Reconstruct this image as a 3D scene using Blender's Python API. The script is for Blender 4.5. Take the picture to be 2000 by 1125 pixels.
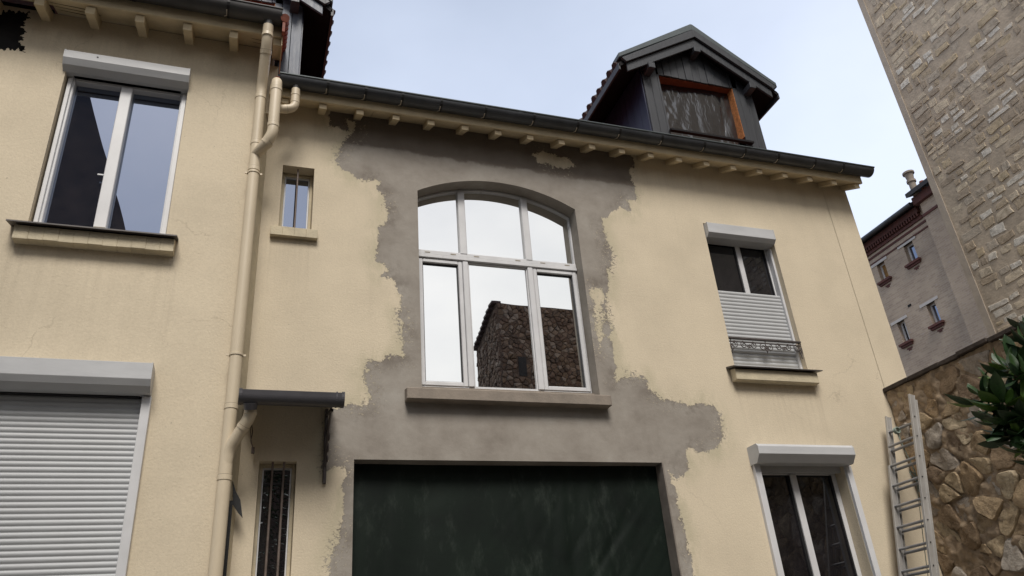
import bpy, math, random
import numpy as np
from mathutils import Vector, Matrix
R = math.radians
S = bpy.context.scene
for o in list(bpy.data.objects): bpy.data.objects.remove(o)

# ------------------------------------------------------------------ camera
CAM = Vector((0, -6.0, 1.6))
CR = Vector((0.94756652, -0.31052627, -0.07543959))
CU = Vector((-0.07945727, -0.45761026, 0.8855955))
CF = Vector((0.3095226, 0.83316642, 0.45828973))
cd = bpy.data.cameras.new('camera'); cam = bpy.data.objects.new('camera', cd)
S.collection.objects.link(cam); S.camera = cam
cd.sensor_width = 36; cd.lens = 1506.7 / 2000 * 36; cd.clip_start = .05; cd.clip_end = 2000
M = Matrix((CR, CU, -CF)).transposed().to_4x4(); M.translation = CAM
cam.matrix_world = M

# ------------------------------------------------------------------ sky and sun
SUN_FROM = Vector((-.14, -1.0, 1.30)).normalized()
w = bpy.data.worlds.new("World"); S.world = w; w.use_nodes = True
nt = w.node_tree; N = nt.nodes; L = nt.links
bg = N['Background']; bg.inputs['Strength'].default_value = 0.1
sky = N.new('ShaderNodeTexSky'); sky.sky_type = 'NISHITA'; sky.sun_disc = False
sky.sun_elevation = R(49); sky.sun_rotation = R(188); sky.air_density = 1.0; sky.dust_density = 1.5; sky.ozone_density = 1.5
tc = N.new('ShaderNodeTexCoord')
def wmath(op, a, b=None, clamp=False):
    m = N.new('ShaderNodeMath'); m.operation = op; m.use_clamp = clamp
    for i, q in enumerate((a, b)):
        if q is None: continue
        if isinstance(q, (int, float)): m.inputs[i].default_value = q
        else: L.new(q, m.inputs[i])
    return m.outputs[0]
def wdot(v):
    d = N.new('ShaderNodeVectorMath'); d.operation = 'DOT_PRODUCT'
    L.new(tc.outputs['Generated'], d.inputs[0]); d.inputs[1].default_value = v
    return d.outputs['Value']
cn = N.new('ShaderNodeTexNoise'); cn.inputs['Scale'].default_value = 2.1; cn.inputs['Detail'].default_value = 5; cn.inputs['Roughness'].default_value = .5
cmap = N.new('ShaderNodeMapping'); cmap.inputs['Scale'].default_value = (1, 1, 1.8); cmap.inputs['Location'].default_value = (3.1, 1.7, .4)
L.new(tc.outputs['Generated'], cmap.inputs[0]); L.new(cmap.outputs[0], cn.inputs['Vector'])
noise = wmath('SUBTRACT', cn.outputs['Fac'], .5)
back = N.new('ShaderNodeMapRange'); back.interpolation_type = 'SMOOTHSTEP'
L.new(wdot((.12, -.95, .1)), back.inputs[0]); back.inputs[1].default_value = -.5; back.inputs[2].default_value = .55
side = wdot((.55, 0, -.80))      # paler towards the right and the horizon
sn = wmath('ADD', side, wmath('MULTIPLY', noise, .45))
fac = N.new('ShaderNodeMapRange'); L.new(sn, fac.inputs[0])
for i_, v_ in enumerate((-.60, -.06, .52, .98)): fac.inputs[i_ + 1].default_value = v_
cc = N.new('ShaderNodeMix'); cc.data_type = 'RGBA'
L.new(back.outputs[0], cc.inputs[0])
cc.inputs[6].default_value = (7.7, 8.55, 10.3, 1); cc.inputs[7].default_value = (10.2, 10.0, 9.8, 1)
cshade = N.new('ShaderNodeMix'); cshade.data_type = 'RGBA'; cshade.blend_type = 'MULTIPLY'; cshade.inputs[0].default_value = 1
cr = N.new('ShaderNodeValToRGB'); cr.color_ramp.elements[0].position = .36; cr.color_ramp.elements[0].color = (.74, .76, .79, 1)
cr.color_ramp.elements[1].position = .65; cr.color_ramp.elements[1].color = (1.0, 1.0, 1.0, 1)
L.new(cn.outputs['Fac'], cr.inputs[0]); L.new(cc.outputs[2], cshade.inputs[6]); L.new(cr.outputs[0], cshade.inputs[7])
L.new(wmath('MULTIPLY_ADD', back.outputs[0], .85), cshade.inputs[0]); cshade.inputs[0].links[0].from_node.inputs[2].default_value = .15
mx = N.new('ShaderNodeMix'); mx.data_type = 'RGBA'
L.new(fac.outputs[0], mx.inputs[0]); L.new(sky.outputs[0], mx.inputs[6]); L.new(cshade.outputs[2], mx.inputs[7])
L.new(mx.outputs[2], bg.inputs['Color'])

sd = bpy.data.lights.new('sun', 'SUN'); sun = bpy.data.objects.new('sun', sd); S.collection.objects.link(sun)
sd.energy = 2.9; sd.angle = R(22); sd.color = (1, .95, .885)
sun.rotation_euler = (-SUN_FROM).to_track_quat('-Z', 'Y').to_euler(); sun.location = (3, -10, 14)
S.view_settings.view_transform = 'Standard'; S.view_settings.look = 'None'
S.view_settings.exposure = 0.21; S.view_settings.gamma = 1.0

# ------------------------------------------------------------------ materials
def newmat(name):
    m = bpy.data.materials.new(name); m.use_nodes = True
    return m, m.node_tree.nodes, m.node_tree.links
def noise_node(N, L, vec, scale, detail=4, rough=.55, dist=0):
    n = N.new('ShaderNodeTexNoise'); n.inputs['Scale'].default_value = scale; n.inputs['Detail'].default_value = detail
    n.inputs['Roughness'].default_value = rough; n.inputs['Distortion'].default_value = dist
    L.new(vec, n.inputs['Vector']); return n.outputs['Fac']
def mapping(N, L, vec, scale=(1, 1, 1), loc=(0, 0, 0), rot=(0, 0, 0)):
    m = N.new('ShaderNodeMapping'); L.new(vec, m.inputs[0]); m.inputs['Scale'].default_value = scale
    m.inputs['Location'].default_value = loc; m.inputs['Rotation'].default_value = rot; return m.outputs[0]
def ramp(N, L, fac, stops, interp='LINEAR'):
    r = N.new('ShaderNodeValToRGB'); cr = r.color_ramp; cr.interpolation = interp
    while len(cr.elements) < len(stops): cr.elements.new(.5)
    for e, (p, c) in zip(cr.elements, stops):
        e.position = p; e.color = (*c, 1) if len(c) == 3 else c
    L.new(fac, r.inputs[0]); return r.outputs[0]
def mixc(N, L, fac, a, b, mode='MIX'):
    m = N.new('ShaderNodeMix'); m.data_type = 'RGBA'; m.blend_type = mode
    for i, q in ((0, fac), (6, a), (7, b)):
        if isinstance(q, (int, float)): m.inputs[i].default_value = q
        elif isinstance(q, tuple): m.inputs[i].default_value = (*q, 1)
        else: L.new(q, m.inputs[i])
    return m.outputs[2]
def mth(N, L, op, a, b=None, c=None, clamp=False):
    m = N.new('ShaderNodeMath'); m.operation = op; m.use_clamp = clamp
    for i, q in enumerate((a, b, c)):
        if q is None: continue
        if isinstance(q, (int, float)): m.inputs[i].default_value = q
        else: L.new(q, m.inputs[i])
    return m.outputs[0]
def maprange(N, L, v, a, b, c=0., d=1., smooth=True):
    m = N.new('ShaderNodeMapRange'); m.interpolation_type = 'SMOOTHSTEP' if smooth else 'LINEAR'
    L.new(v, m.inputs[0])
    for i, q in enumerate((a, b, c, d)): m.inputs[i + 1].default_value = q
    return m.outputs[0]
def bump(N, L, h, strength, dist=.01, prev=None):
    b = N.new('ShaderNodeBump'); b.inputs['Strength'].default_value = strength; b.inputs['Distance'].default_value = dist
    L.new(h, b.inputs['Height'])
    if prev is not None: L.new(prev, b.inputs['Normal'])
    return b.outputs[0]
def simple(name, col, rough=.6, metal=0, var=.15, vscale=6, bstr=.15, bscale=60, spec=.5, stretch=(1, 1, 1), spots=None):
    """plain surface with mottled colour and a fine relief"""
    m, N, L = newmat(name); p = N['Principled BSDF']
    tc = N.new('ShaderNodeTexCoord').outputs['Object']; v = mapping(N, L, tc, stretch)
    n = noise_node(N, L, v, vscale, 6, .6)
    lo = tuple(c * (1 - var) for c in col); hi = tuple(min(1, c * (1 + var)) for c in col)
    c = ramp(N, L, n, [(.3, lo), (.7, hi)])
    if spots:
        n2 = noise_node(N, L, mapping(N, L, tc, (1, 1, 1), (5, 2, 9)), spots[0], 8, .7)
        c = mixc(N, L, maprange(N, L, n2, spots[1], spots[1] + .08), c, spots[2])
    L.new(c, p.inputs['Base Color']); p.inputs['Metallic'].default_value = metal
    r = ramp(N, L, n, [(.3, (rough * .85,) * 3), (.7, (min(1, rough * 1.15),) * 3)]); L.new(r, p.inputs['Roughness'])
    p.inputs['Specular IOR Level'].default_value = spec
    if bstr: L.new(bump(N, L, noise_node(N, L, v, bscale, 4), bstr), p.inputs['Normal'])
    return m
def cream_colour(N, L, tc, base):
    n = noise_node(N, L, tc, 1.3, 7, .62)
    c = ramp(N, L, n, [(.25, tuple(x * .86 for x in base)), (.55, base), (.8, tuple(x * 1.07 for x in base))])
    st = noise_node(N, L, mapping(N, L, tc, (9, 9, .35)), 1.0, 5, .6)            # run-off streaks
    c = mixc(N, L, maprange(N, L, st, .56, .80, 0, .30), c, tuple(x * .70 for x in base))
    c = mixc(N, L, 1., c, ramp(N, L, noise_node(N, L, tc, 55, 5, .7), [(.3, (.93, .93, .93)), (.7, (1.05, 1.05, 1.05))]), 'MULTIPLY')
    sp = noise_node(N, L, mapping(N, L, tc, (1, 1, 1.6)), 26, 3, .6)              # small chips and pinholes
    c = mixc(N, L, maprange(N, L, sp, .70, .73, 0, .55), c, tuple(x * .42 for x in base))
    return c
def cream_bump(N, L, tc):
    a = noise_node(N, L, tc, 70, 4, .6)
    b = noise_node(N, L, mapping(N, L, tc, (4, 4, 17)), 1.0, 7, .72, .8)
    n1 = bump(N, L, b, .16, .008); return bump(N, L, a, .6, .004, n1)
CREAM = (.605, .522, .388)
def make_facade():
    m, N, L = newmat('stucco_with_cement'); p = N['Principled BSDF']
    tc = N.new('ShaderNodeTexCoord').outputs['Object']
    at = N.new('ShaderNodeAttribute'); at.attribute_name = 'patch'; d = at.outputs['Fac']
    n1 = mth(N, L, 'SUBTRACT', noise_node(N, L, tc, 8, 8, .68), .5)
    n2 = mth(N, L, 'SUBTRACT', noise_node(N, L, mapping(N, L, tc, (1, 1, 1), (7, 3, 1)), 42, 5, .7), .5)
    dd = mth(N, L, 'MULTIPLY_ADD', n1, .22, d); dd = mth(N, L, 'MULTIPLY_ADD', n2, .10, dd)
    mask = maprange(N, L, dd, -.003, .004)
    # loose chips where the render has fallen off round the edge
    chip = noise_node(N, L, mapping(N, L, tc, (1, 1, 1.3), (2, 8, 4)), 34, 6, .72)
    patchy = maprange(N, L, noise_node(N, L, mapping(N, L, tc, (1, 1, 1), (4, 4, 4)), 2.3, 3, .5), .44, .60)
    near = mth(N, L, 'MULTIPLY', maprange(N, L, d, -.14, -.01), patchy)
    chips = mth(N, L, 'MULTIPLY', maprange(N, L, mth(N, L, 'MULTIPLY_ADD', near, .13, chip), .665, .675), near)
    chips2 = mth(N, L, 'MULTIPLY', maprange(N, L, mth(N, L, 'SUBTRACT', chip, 0), .575, .585), mth(N, L, 'MULTIPLY', maprange(N, L, d, .18, .03), mth(N, L, 'MULTIPLY', patchy, maprange(N, L, d, -.01, .01))))
    mask = mth(N, L, 'MAXIMUM', mask, chips); mask = mth(N, L, 'MULTIPLY', mask, mth(N, L, 'SUBTRACT', 1., mth(N, L, 'MULTIPLY', chips2, .8)))
    cream = cream_colour(N, L, tc, CREAM)
    smear = mth(N, L, 'MULTIPLY', maprange(N, L, d, -.20, -.01), maprange(N, L, noise_node(N, L, mapping(N, L, tc, (5, 5, 2.2), (0, 0, 0), (0, .5, 0)), 1, 7, .7), .40, .58, 0, .85))
    cream = mixc(N, L, smear, cream, (.46, .41, .29))
    dr = N.new('ShaderNodeAttribute'); dr.attribute_name = 'drip'
    stn = noise_node(N, L, mapping(N, L, tc, (22, 22, .7)), 1.0, 5, .65)
    cream = mixc(N, L, mth(N, L, 'MULTIPLY', dr.outputs['Fac'], maprange(N, L, stn, .42, .68, 0, .75)), cream, (.25, .205, .145))
    vor = N.new('ShaderNodeTexVoronoi'); vor.feature = 'DISTANCE_TO_EDGE'; vor.inputs['Scale'].default_value = .75
    wob = N.new('ShaderNodeVectorMath'); wob.operation = 'ADD'; nn = N.new('ShaderNodeTexNoise'); nn.inputs['Scale'].default_value = 4; nn.inputs['Detail'].default_value = 8; L.new(tc, nn.inputs['Vector'])
    sc_ = N.new('ShaderNodeVectorMath'); sc_.operation = 'SCALE'; sc_.inputs[3].default_value = .30; L.new(nn.outputs['Color'], sc_.inputs[0]); L.new(tc, wob.inputs[0]); L.new(sc_.outputs[0], wob.inputs[1]); L.new(wob.outputs[0], vor.inputs['Vector'])
    crack = mth(N, L, 'MULTIPLY', maprange(N, L, vor.outputs['Distance'], .0035, .0), maprange(N, L, noise_node(N, L, tc, .9, 2), .54, .62, 0, .28))
    cream = mixc(N, L, crack, cream, (.20, .16, .11))
    big = noise_node(N, L, tc, 2.3, 10, .66, .15)
    cem = ramp(N, L, big, [(.28, (.205, .180, .152)), (.45, (.265, .238, .205)), (.58, (.305, .278, .242)), (.75, (.355, .330, .292))])
    dampn = noise_node(N, L, mapping(N, L, tc, (1, 1, 1), (1, 1, 6)), 5, 6, .7)
    edge = mth(N, L, 'MULTIPLY', maprange(N, L, d, .22, .02), maprange(N, L, dampn, .44, .66, 0, .5))
    cem = mixc(N, L, edge, cem, (.105, .084, .066))
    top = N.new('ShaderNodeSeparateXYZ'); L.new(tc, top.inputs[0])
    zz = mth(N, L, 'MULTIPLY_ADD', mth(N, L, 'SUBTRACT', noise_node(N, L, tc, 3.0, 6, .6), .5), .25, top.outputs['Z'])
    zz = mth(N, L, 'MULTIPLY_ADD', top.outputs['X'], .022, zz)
    cem = mixc(N, L, maprange(N, L, zz, 6.32, 6.36, 0, .7), cem, (.12, .094, .072))   # browner upper coat, the eaves shadow painted in with its dark tone
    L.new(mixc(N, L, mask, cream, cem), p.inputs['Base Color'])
    p.inputs['Roughness'].default_value = .88; p.inputs['Specular IOR Level'].default_value = .25
    cb = cream_bump(N, L, tc)
    cemb = bump(N, L, noise_node(N, L, tc, 9, 9, .6), .25, .02)
    mixn = N.new('ShaderNodeMix'); mixn.data_type = 'VECTOR'; L.new(mask, mixn.inputs[0]); L.new(cb, mixn.inputs[4]); L.new(cemb, mixn.inputs[5])
    inv = mth(N, L, 'SUBTRACT', 1., mask)
    L.new(bump(N, L, inv, .6, .006, mixn.outputs[1]), p.inputs['Normal'])
    return m
def make_cream():
    m, N, L = newmat('cream_stucco'); p = N['Principled BSDF']
    tc = N.new('ShaderNodeTexCoord').outputs['Object']
    L.new(cream_colour(N, L, tc, CREAM), p.inputs['Base Color']); L.new(cream_bump(N, L, tc), p.inputs['Normal'])
    p.inputs['Roughness'].default_value = .88; p.inputs['Specular IOR Level'].default_value = .25
    return m
def glass(name, refl, tint=(1, 1, 1), dark=(.012, .011, .012), wav=.02):
    m, N, L = newmat(name); N.remove(N['Principled BSDF']); out = N['Material Output']
    g = N.new('ShaderNodeBsdfGlossy'); g.inputs['Roughness'].default_value = .004; g.inputs['Color'].default_value = (*tint, 1)
    d = N.new('ShaderNodeBsdfDiffuse'); mixs = N.new('ShaderNodeMixShader')
    tc = N.new('ShaderNodeTexCoord').outputs['Object']
    L.new(ramp(N, L, noise_node(N, L, tc, 5, 4), [(.3, tuple(c * .6 for c in dark)), (.7, tuple(c * 1.6 for c in dark))]), d.inputs[0])
    L.new(bump(N, L, noise_node(N, L, tc, 1.6, 1), wav, .01), g.inputs['Normal'])
    fr = N.new('ShaderNodeFresnel'); fr.inputs[0].default_value = 1.5
    f = mth(N, L, 'ADD', mth(N, L, 'MULTIPLY', fr.outputs[0], .4), refl, clamp=True)
    L.new(f, mixs.inputs[0]); L.new(d.outputs[0], mixs.inputs[1]); L.new(g.outputs[0], mixs.inputs[2]); L.new(mixs.outputs[0], out.inputs[0])
    return m
def stone_mat(name, cols, per_island=False, vs=14, bs=.5):
    m, N, L = newmat(name); p = N['Principled BSDF']
    tc = N.new('ShaderNodeTexCoord').outputs['Object']
    if per_island: rnd = N.new('ShaderNodeNewGeometry').outputs['Random Per Island']
    else: rnd = N.new('ShaderNodeObjectInfo').outputs['Random']
    k = len(cols); base = ramp(N, L, rnd, [(i / k, c) for i, c in enumerate(cols)], 'CONSTANT')
    off = N.new('ShaderNodeCombineXYZ'); L.new(mth(N, L, 'MULTIPLY', rnd, 40.), off.inputs[0])
    ad = N.new('ShaderNodeVectorMath'); L.new(tc, ad.inputs[0]); L.new(off.outputs[0], ad.inputs[1])
    n = noise_node(N, L, ad.outputs[0], vs, 7, .7)
    c = mixc(N, L, 1., base, ramp(N, L, n, [(.3, (.55, .52, .48)), (.5, (.95, .95, .95)), (.72, (1.25, 1.22, 1.18))]), 'MULTIPLY')
    pit = noise_node(N, L, ad.outputs[0], vs * 3.2, 4, .7)
    c = mixc(N, L, maprange(N, L, pit, .68, .73, 0, .75), c, (.05, .038, .028))
    L.new(c, p.inputs['Base Color']); p.inputs['Roughness'].default_value = .92; p.inputs['Specular IOR Level'].default_value = .2
    L.new(bump(N, L, n, bs, .03, bump(N, L, pit, bs * .6, .01)), p.inputs['Normal'])
    return m
MT = {}
MT['facade'] = make_facade(); MT['cream'] = make_cream()
MT['cream_paint'] = simple('cream_painted_wood', (.56, .46, .30), .7, 0, .14, 5, .2, 50, .3, (1, 1, 1), (7, .66, (.22, .16, .10)))
MT['sill_paint'] = simple('cream_painted_brick', (.50, .435, .31), .8, 0, .14, 9, .35, 60, .3, (1, 1, 1), (16, .68, (.20, .15, .09)))
MT['cement_sill'] = simple('cement_sill', (.235, .20, .165), .85, 0, .2, 6, .3, 50, .3)
MT['cement'] = simple('raw_cement', (.19, .165, .14), .88, 0, .3, 4, .35, 18, .3)
MT['pvc'] = simple('white_window_frame', (.58, .58, .585), .4, 0, .08, 5, .05, 30, .5, (1, 1, .6), (7, .66, (.40, .38, .35)))
MT['shutter_box'] = simple('white_shutter_box', (.47, .475, .48), .45, 0, .07, 3, .04, 30, .4, (1, 1, 4), (5, .70, (.32, .29, .26)))
MT['slat'] = simple('white_shutter_slats', (.42, .43, .435), .5, 0, .06, 3, .05, 40, .4)
MT['slot'] = simple('vent_slot', (.30, .26, .20), .7, 0, .1)
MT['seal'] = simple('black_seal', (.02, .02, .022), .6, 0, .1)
MT['glass_bright'] = glass('mirror_glass', .84, (.99, 1.0, .985), wav=.10)
MT['glass_blue'] = glass('sky_reflecting_glass', .36, (.66, .77, 1.0), (.016, .013, .012), wav=.08)
MT['glass_dark'] = glass('dark_glass', .05, (.9, .95, 1.0), (.010, .009, .010))
MT['glass_narrow'] = glass('bluish_dark_glass', .30, (.85, .92, 1.0))
MT['zinc_dark'] = simple('dark_zinc_gutter', (.05, .053, .058), .40, .2, .3, 3, .08, 30, .5, (1, 1, 1), (9, .70, (.10, .10, .095)))
MT['zinc_old'] = simple('weathered_dark_zinc', (.05, .048, .047), .5, .3, .35, 3, .12, 30, .5, (1, 1, 1), (24, .66, (.17, .165, .16)))
MT['zinc_cap'] = simple('grey_green_zinc_flashing', (.075, .090, .094), .5, .25, .14, 3, .06, 30)
MT['zinc_sill'] = simple('dark_zinc_sill', (.075, .066, .062), .5, .2, .25, 6, .1, 30)
MT['bracket'] = simple('dark_bracket', (.012, .012, .012), .5, .2, .2)
MT['rust'] = simple('rusty_bracket_tip', (.42, .36, .28), .7, 0, .3, 20)
MT['pipe'] = simple('cream_plastic_pipe', (.56, .475, .345), .45, 0, .08, 3, .04, 40, .4, (1, 1, .4), (6, .70, (.36, .29, .19)))
MT['pipe_joint'] = simple('pipe_joint_dirt', (.20, .165, .12), .7, 0, .2)
MT['pvc_grey'] = simple('dark_grey_plastic', (.058, .056, .062), .4, 0, .12, 4, .04)
MT['iron'] = simple('wrought_iron', (.075, .062, .058), .6, .2, .3, 12, .2, 60)
MT['bar'] = simple('painted_iron_bar', (.13, .10, .085), .6, .1, .3, 12, .2, 60)
MT['slate_board'] = simple('slate_grey_painted_boards', (.032, .035, .041), .5, 0, .16, 3, .18, 14, .45, (14, 14, 1))
MT['slate_left'] = simple('blue_grey_painted_boards', (.085, .10, .13), .5, 0, .16, 3, .18, 14, .45, (14, 14, 1))
MT['cheek'] = simple('dark_blue_sheen_cheek', (.020, .024, .055), .45, 0, .3, 3, .2, 14, .5, (14, 14, 1))  # dark blue-grey boards; blue sky sheen is put into the colour
MT['black_wood'] = simple('black_stained_soffit', (.010, .009, .010), .8, 0, .3, 4, .15, 20, .2)
MT['osb'] = simple('orange_chipboard', (.50, .20, .07), .65, 0, .4, 38, .3, 45, .35)
MT['osb_red'] = simple('red_brown_board', (.20, .055, .022), .6, 0, .3, 5, .2, 30, .35)
MT['terracotta'] = simple('terracotta_tile', (.22, .070, .045), .7, 0, .3, 9, .3, 40, .3, (1, 1, 1), (12, .62, (.09, .05, .04)))
MT['dark_tile'] = simple('dark_lichened_tile', (.045, .028, .028), .75, 0, .3, 9, .3, 40, .3)
MT['alu'] = simple('aluminium', (.40, .385, .36), .45, .35, .14, 5, .06, 40, .5, (1, 1, 1), (30, .70, (.60, .58, .54)))
MT['alu_dark'] = simple('scuffed_aluminium_rung', (.28, .28, .29), .5, .5, .2, 8, .1, 60)
MT['rope'] = simple('green_white_rope', (.22, .26, .22), .9, 0, .5, 60, .4, 90, .2)
MT['mortar_tall'] = simple('grey_brown_mortar', (.50, .415, .315), .95, 0, .22, 5, .6, 22, .2, (1, 1, 1), (14, .64, (.12, .095, .075)))
MT['edge_cement'] = simple('smooth_cement_edge', (.46, .395, .32), .9, 0, .15, 4, .3, 30, .2)
MT['mortar_low'] = simple('brown_earthy_mortar', (.30, .225, .15), .97, 0, .4, 11, .9, 26, .15, (1, 1, 1), (24, .58, (.23, .16, .09)))
MT['coping'] = simple('dark_coping', (.060, .048, .040), .95, 0, .35, 8, .6, 30, .15)  # dark brown tone of the slabs along the wall top
TALLC = [(.60, .51, .385), (.49, .40, .285), (.70, .64, .54), (.54, .44, .30), (.42, .345, .26), (.64, .54, .40), (.50, .43, .34), (.72, .67, .58), (.47, .38, .275)]
MT['stone_tall'] = stone_mat('squared_rubble_stone', TALLC, False, 16, .35)
MT['stone_tall_i'] = stone_mat('squared_rubble_stone_mass', TALLC, True, 16, .35)
LOWC = [(.44, .325, .20), (.36, .255, .15), (.50, .385, .245), (.42, .355, .285), (.30, .215, .135), (.52, .42, .285), (.46, .405, .34), (.27, .195, .13)]
MT['stone_low'] = stone_mat('ochre_rubble_stone', [tuple(q * .88 for q in c) for c in LOWC], False, 12, 1.0)
TOWC = [(.13, .088, .064), (.10, .066, .048), (.16, .115, .085), (.085, .060, .045), (.19, .15, .12), (.12, .082, .056)]
MT['stone_tower'] = stone_mat('tower_rubble_stone', TOWC, True, 4, .8)
MT['tower_mortar'] = simple('tower_mortar', (.075, .052, .039), .95, 0, .3, 3, .6, 12, .2)
MT['pavement'] = simple('pale_yard_paving', (.16, .150, .135), .95, 0, .2, 1.5, .4, 40, .2)
MT['slate_roof'] = simple('slate_roof', (.022, .021, .024), .7, 0, .3, 3, .3, 10)
MT['red_brick'] = simple('dark_red_brick', (.095, .036, .030), .85, 0, .3, 10, .3, 20)
MT['lintel'] = simple('pale_lintel', (.50, .47, .44), .8, 0, .1, 5, .15)
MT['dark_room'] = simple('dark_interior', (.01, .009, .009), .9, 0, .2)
MT['curtain'] = simple('ochre_curtain', (.26, .14, .04), .8, 0, .3, 9)
MT['bark'] = simple('bark', (.10, .075, .05), .9, 0, .3, 12, .5, 30)
def make_brick():
    m, N, L = newmat('grey_pink_brick'); p = N['Principled BSDF']
    tc = N.new('ShaderNodeTexCoord').outputs['Object']
    sx = N.new('ShaderNodeSeparateXYZ'); L.new(tc, sx.inputs[0]); cb = N.new('ShaderNodeCombineXYZ')
    L.new(sx.outputs['Y'], cb.inputs[0]); L.new(sx.outputs['Z'], cb.inputs[1])
    b = N.new('ShaderNodeTexBrick'); L.new(cb.outputs[0], b.inputs['Vector']); b.inputs['Scale'].default_value = 1
    b.inputs['Brick Width'].default_value = .17; b.inputs['Row Height'].default_value = .055; b.inputs['Mortar Size'].default_value = .006
    b.inputs['Color1'].default_value = (.42, .345, .260, 1); b.inputs['Color2'].default_value = (.32, .255, .195, 1); b.inputs['Mortar'].default_value = (.42, .35, .295, 1)
    b.inputs['Bias'].default_value = -.1
    wn = noise_node(N, L, mapping(N, L, cb.outputs[0], (6, 18, 1)), 1.0, 2, .5)
    c = mixc(N, L, maprange(N, L, wn, .66, .70, 0, .55), b.outputs['Color'], (.42, .37, .34))
    c = mixc(N, L, 1., c, ramp(N, L, noise_node(N, L, tc, .8, 6, .6), [(.3, (.78, .76, .76)), (.7, (1.12, 1.1, 1.08))]), 'MULTIPLY')
    L.new(c, p.inputs['Base Color']); p.inputs['Roughness'].default_value = .9
    L.new(bump(N, L, b.outputs['Fac'], -.5, .01), p.inputs['Normal'])
    return m
MT['brick'] = make_brick()
def make_tarp():
    m, N, L = newmat('dark_green_tarpaulin'); p = N['Principled BSDF']
    tc = N.new('ShaderNodeTexCoord').outputs['Object']
    n = noise_node(N, L, tc, 1.6, 6, .6, .5)
    c = ramp(N, L, n, [(.3, (.004, .007, .0055)), (.55, (.007, .0125, .009)), (.75, (.014, .022, .0165))])
    dust = noise_node(N, L, mapping(N, L, tc, (3, 3, 1.2), (0, 0, 0), (0, .5, 0)), 2.0, 9, .75)
    c = mixc(N, L, maprange(N, L, dust, .50, .75, 0, .5), c, (.05, .062, .052))
    L.new(c, p.inputs['Base Color']); p.inputs['Roughness'].default_value = .55; p.inputs['Specular IOR Level'].default_value = .16
    wv = noise_node(N, L, mapping(N, L, tc, (260, 260, 260)), 1, 2)
    L.new(bump(N, L, wv, .15, .002), p.inputs['Normal'])
    return m
MT['tarp'] = make_tarp()
def make_film():
    m, N, L = newmat('black_plastic_film'); p = N['Principled BSDF']
    p.inputs['Base Color'].default_value = (.008, .008, .010, 1); p.inputs['Roughness'].default_value = .16; p.inputs['Specular IOR Level'].default_value = 1.0; p.inputs['Coat Weight'].default_value = .8; p.inputs['Coat Roughness'].default_value = .08
    tc = N.new('ShaderNodeTexCoord').outputs['Object']
    n = noise_node(N, L, mapping(N, L, tc, (16, 1, 5), (0, 0, 0), (0, .55, 0)), 1, 3, .5, 1.0)
    L.new(bump(N, L, n, .3, .02), p.inputs['Normal']); L.new(bump(N, L, n, .3, .02), p.inputs['Coat Normal']); return m
MT['film'] = make_film()
def make_leaf():
    m, N, L = newmat('glossy_leaf'); p = N['Principled BSDF']
    rnd = N.new('ShaderNodeObjectInfo').outputs['Random']
    c = ramp(N, L, rnd, [(0, (.012, .028, .009)), (.45, (.022, .052, .013)), (.8, (.026, .062, .026)), (.93, (.075, .15, .022)), (1, (.12, .19, .03))])
    tc = N.new('ShaderNodeTexCoord').outputs['Object']
    c = mixc(N, L, 1., c, ramp(N, L, noise_node(N, L, tc, 14, 4), [(.3, (.7, .7, .7)), (.7, (1.25, 1.25, 1.2))]), 'MULTIPLY')
    wv = N.new('ShaderNodeTexWave'); wv.inputs['Scale'].default_value = 14; L.new(mapping(N, L, tc, (1, .5, 1), (0, 0, 0), (0, 0, .6)), wv.inputs[0])
    L.new(bump(N, L, wv.outputs['Fac'], .25, .004), p.inputs['Normal'])
    L.new(c, p.inputs['Base Color']); p.inputs['Roughness'].default_value = .38; p.inputs['Specular IOR Level'].default_value = .5
    return m
MT['leaf'] = make_leaf()

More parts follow.
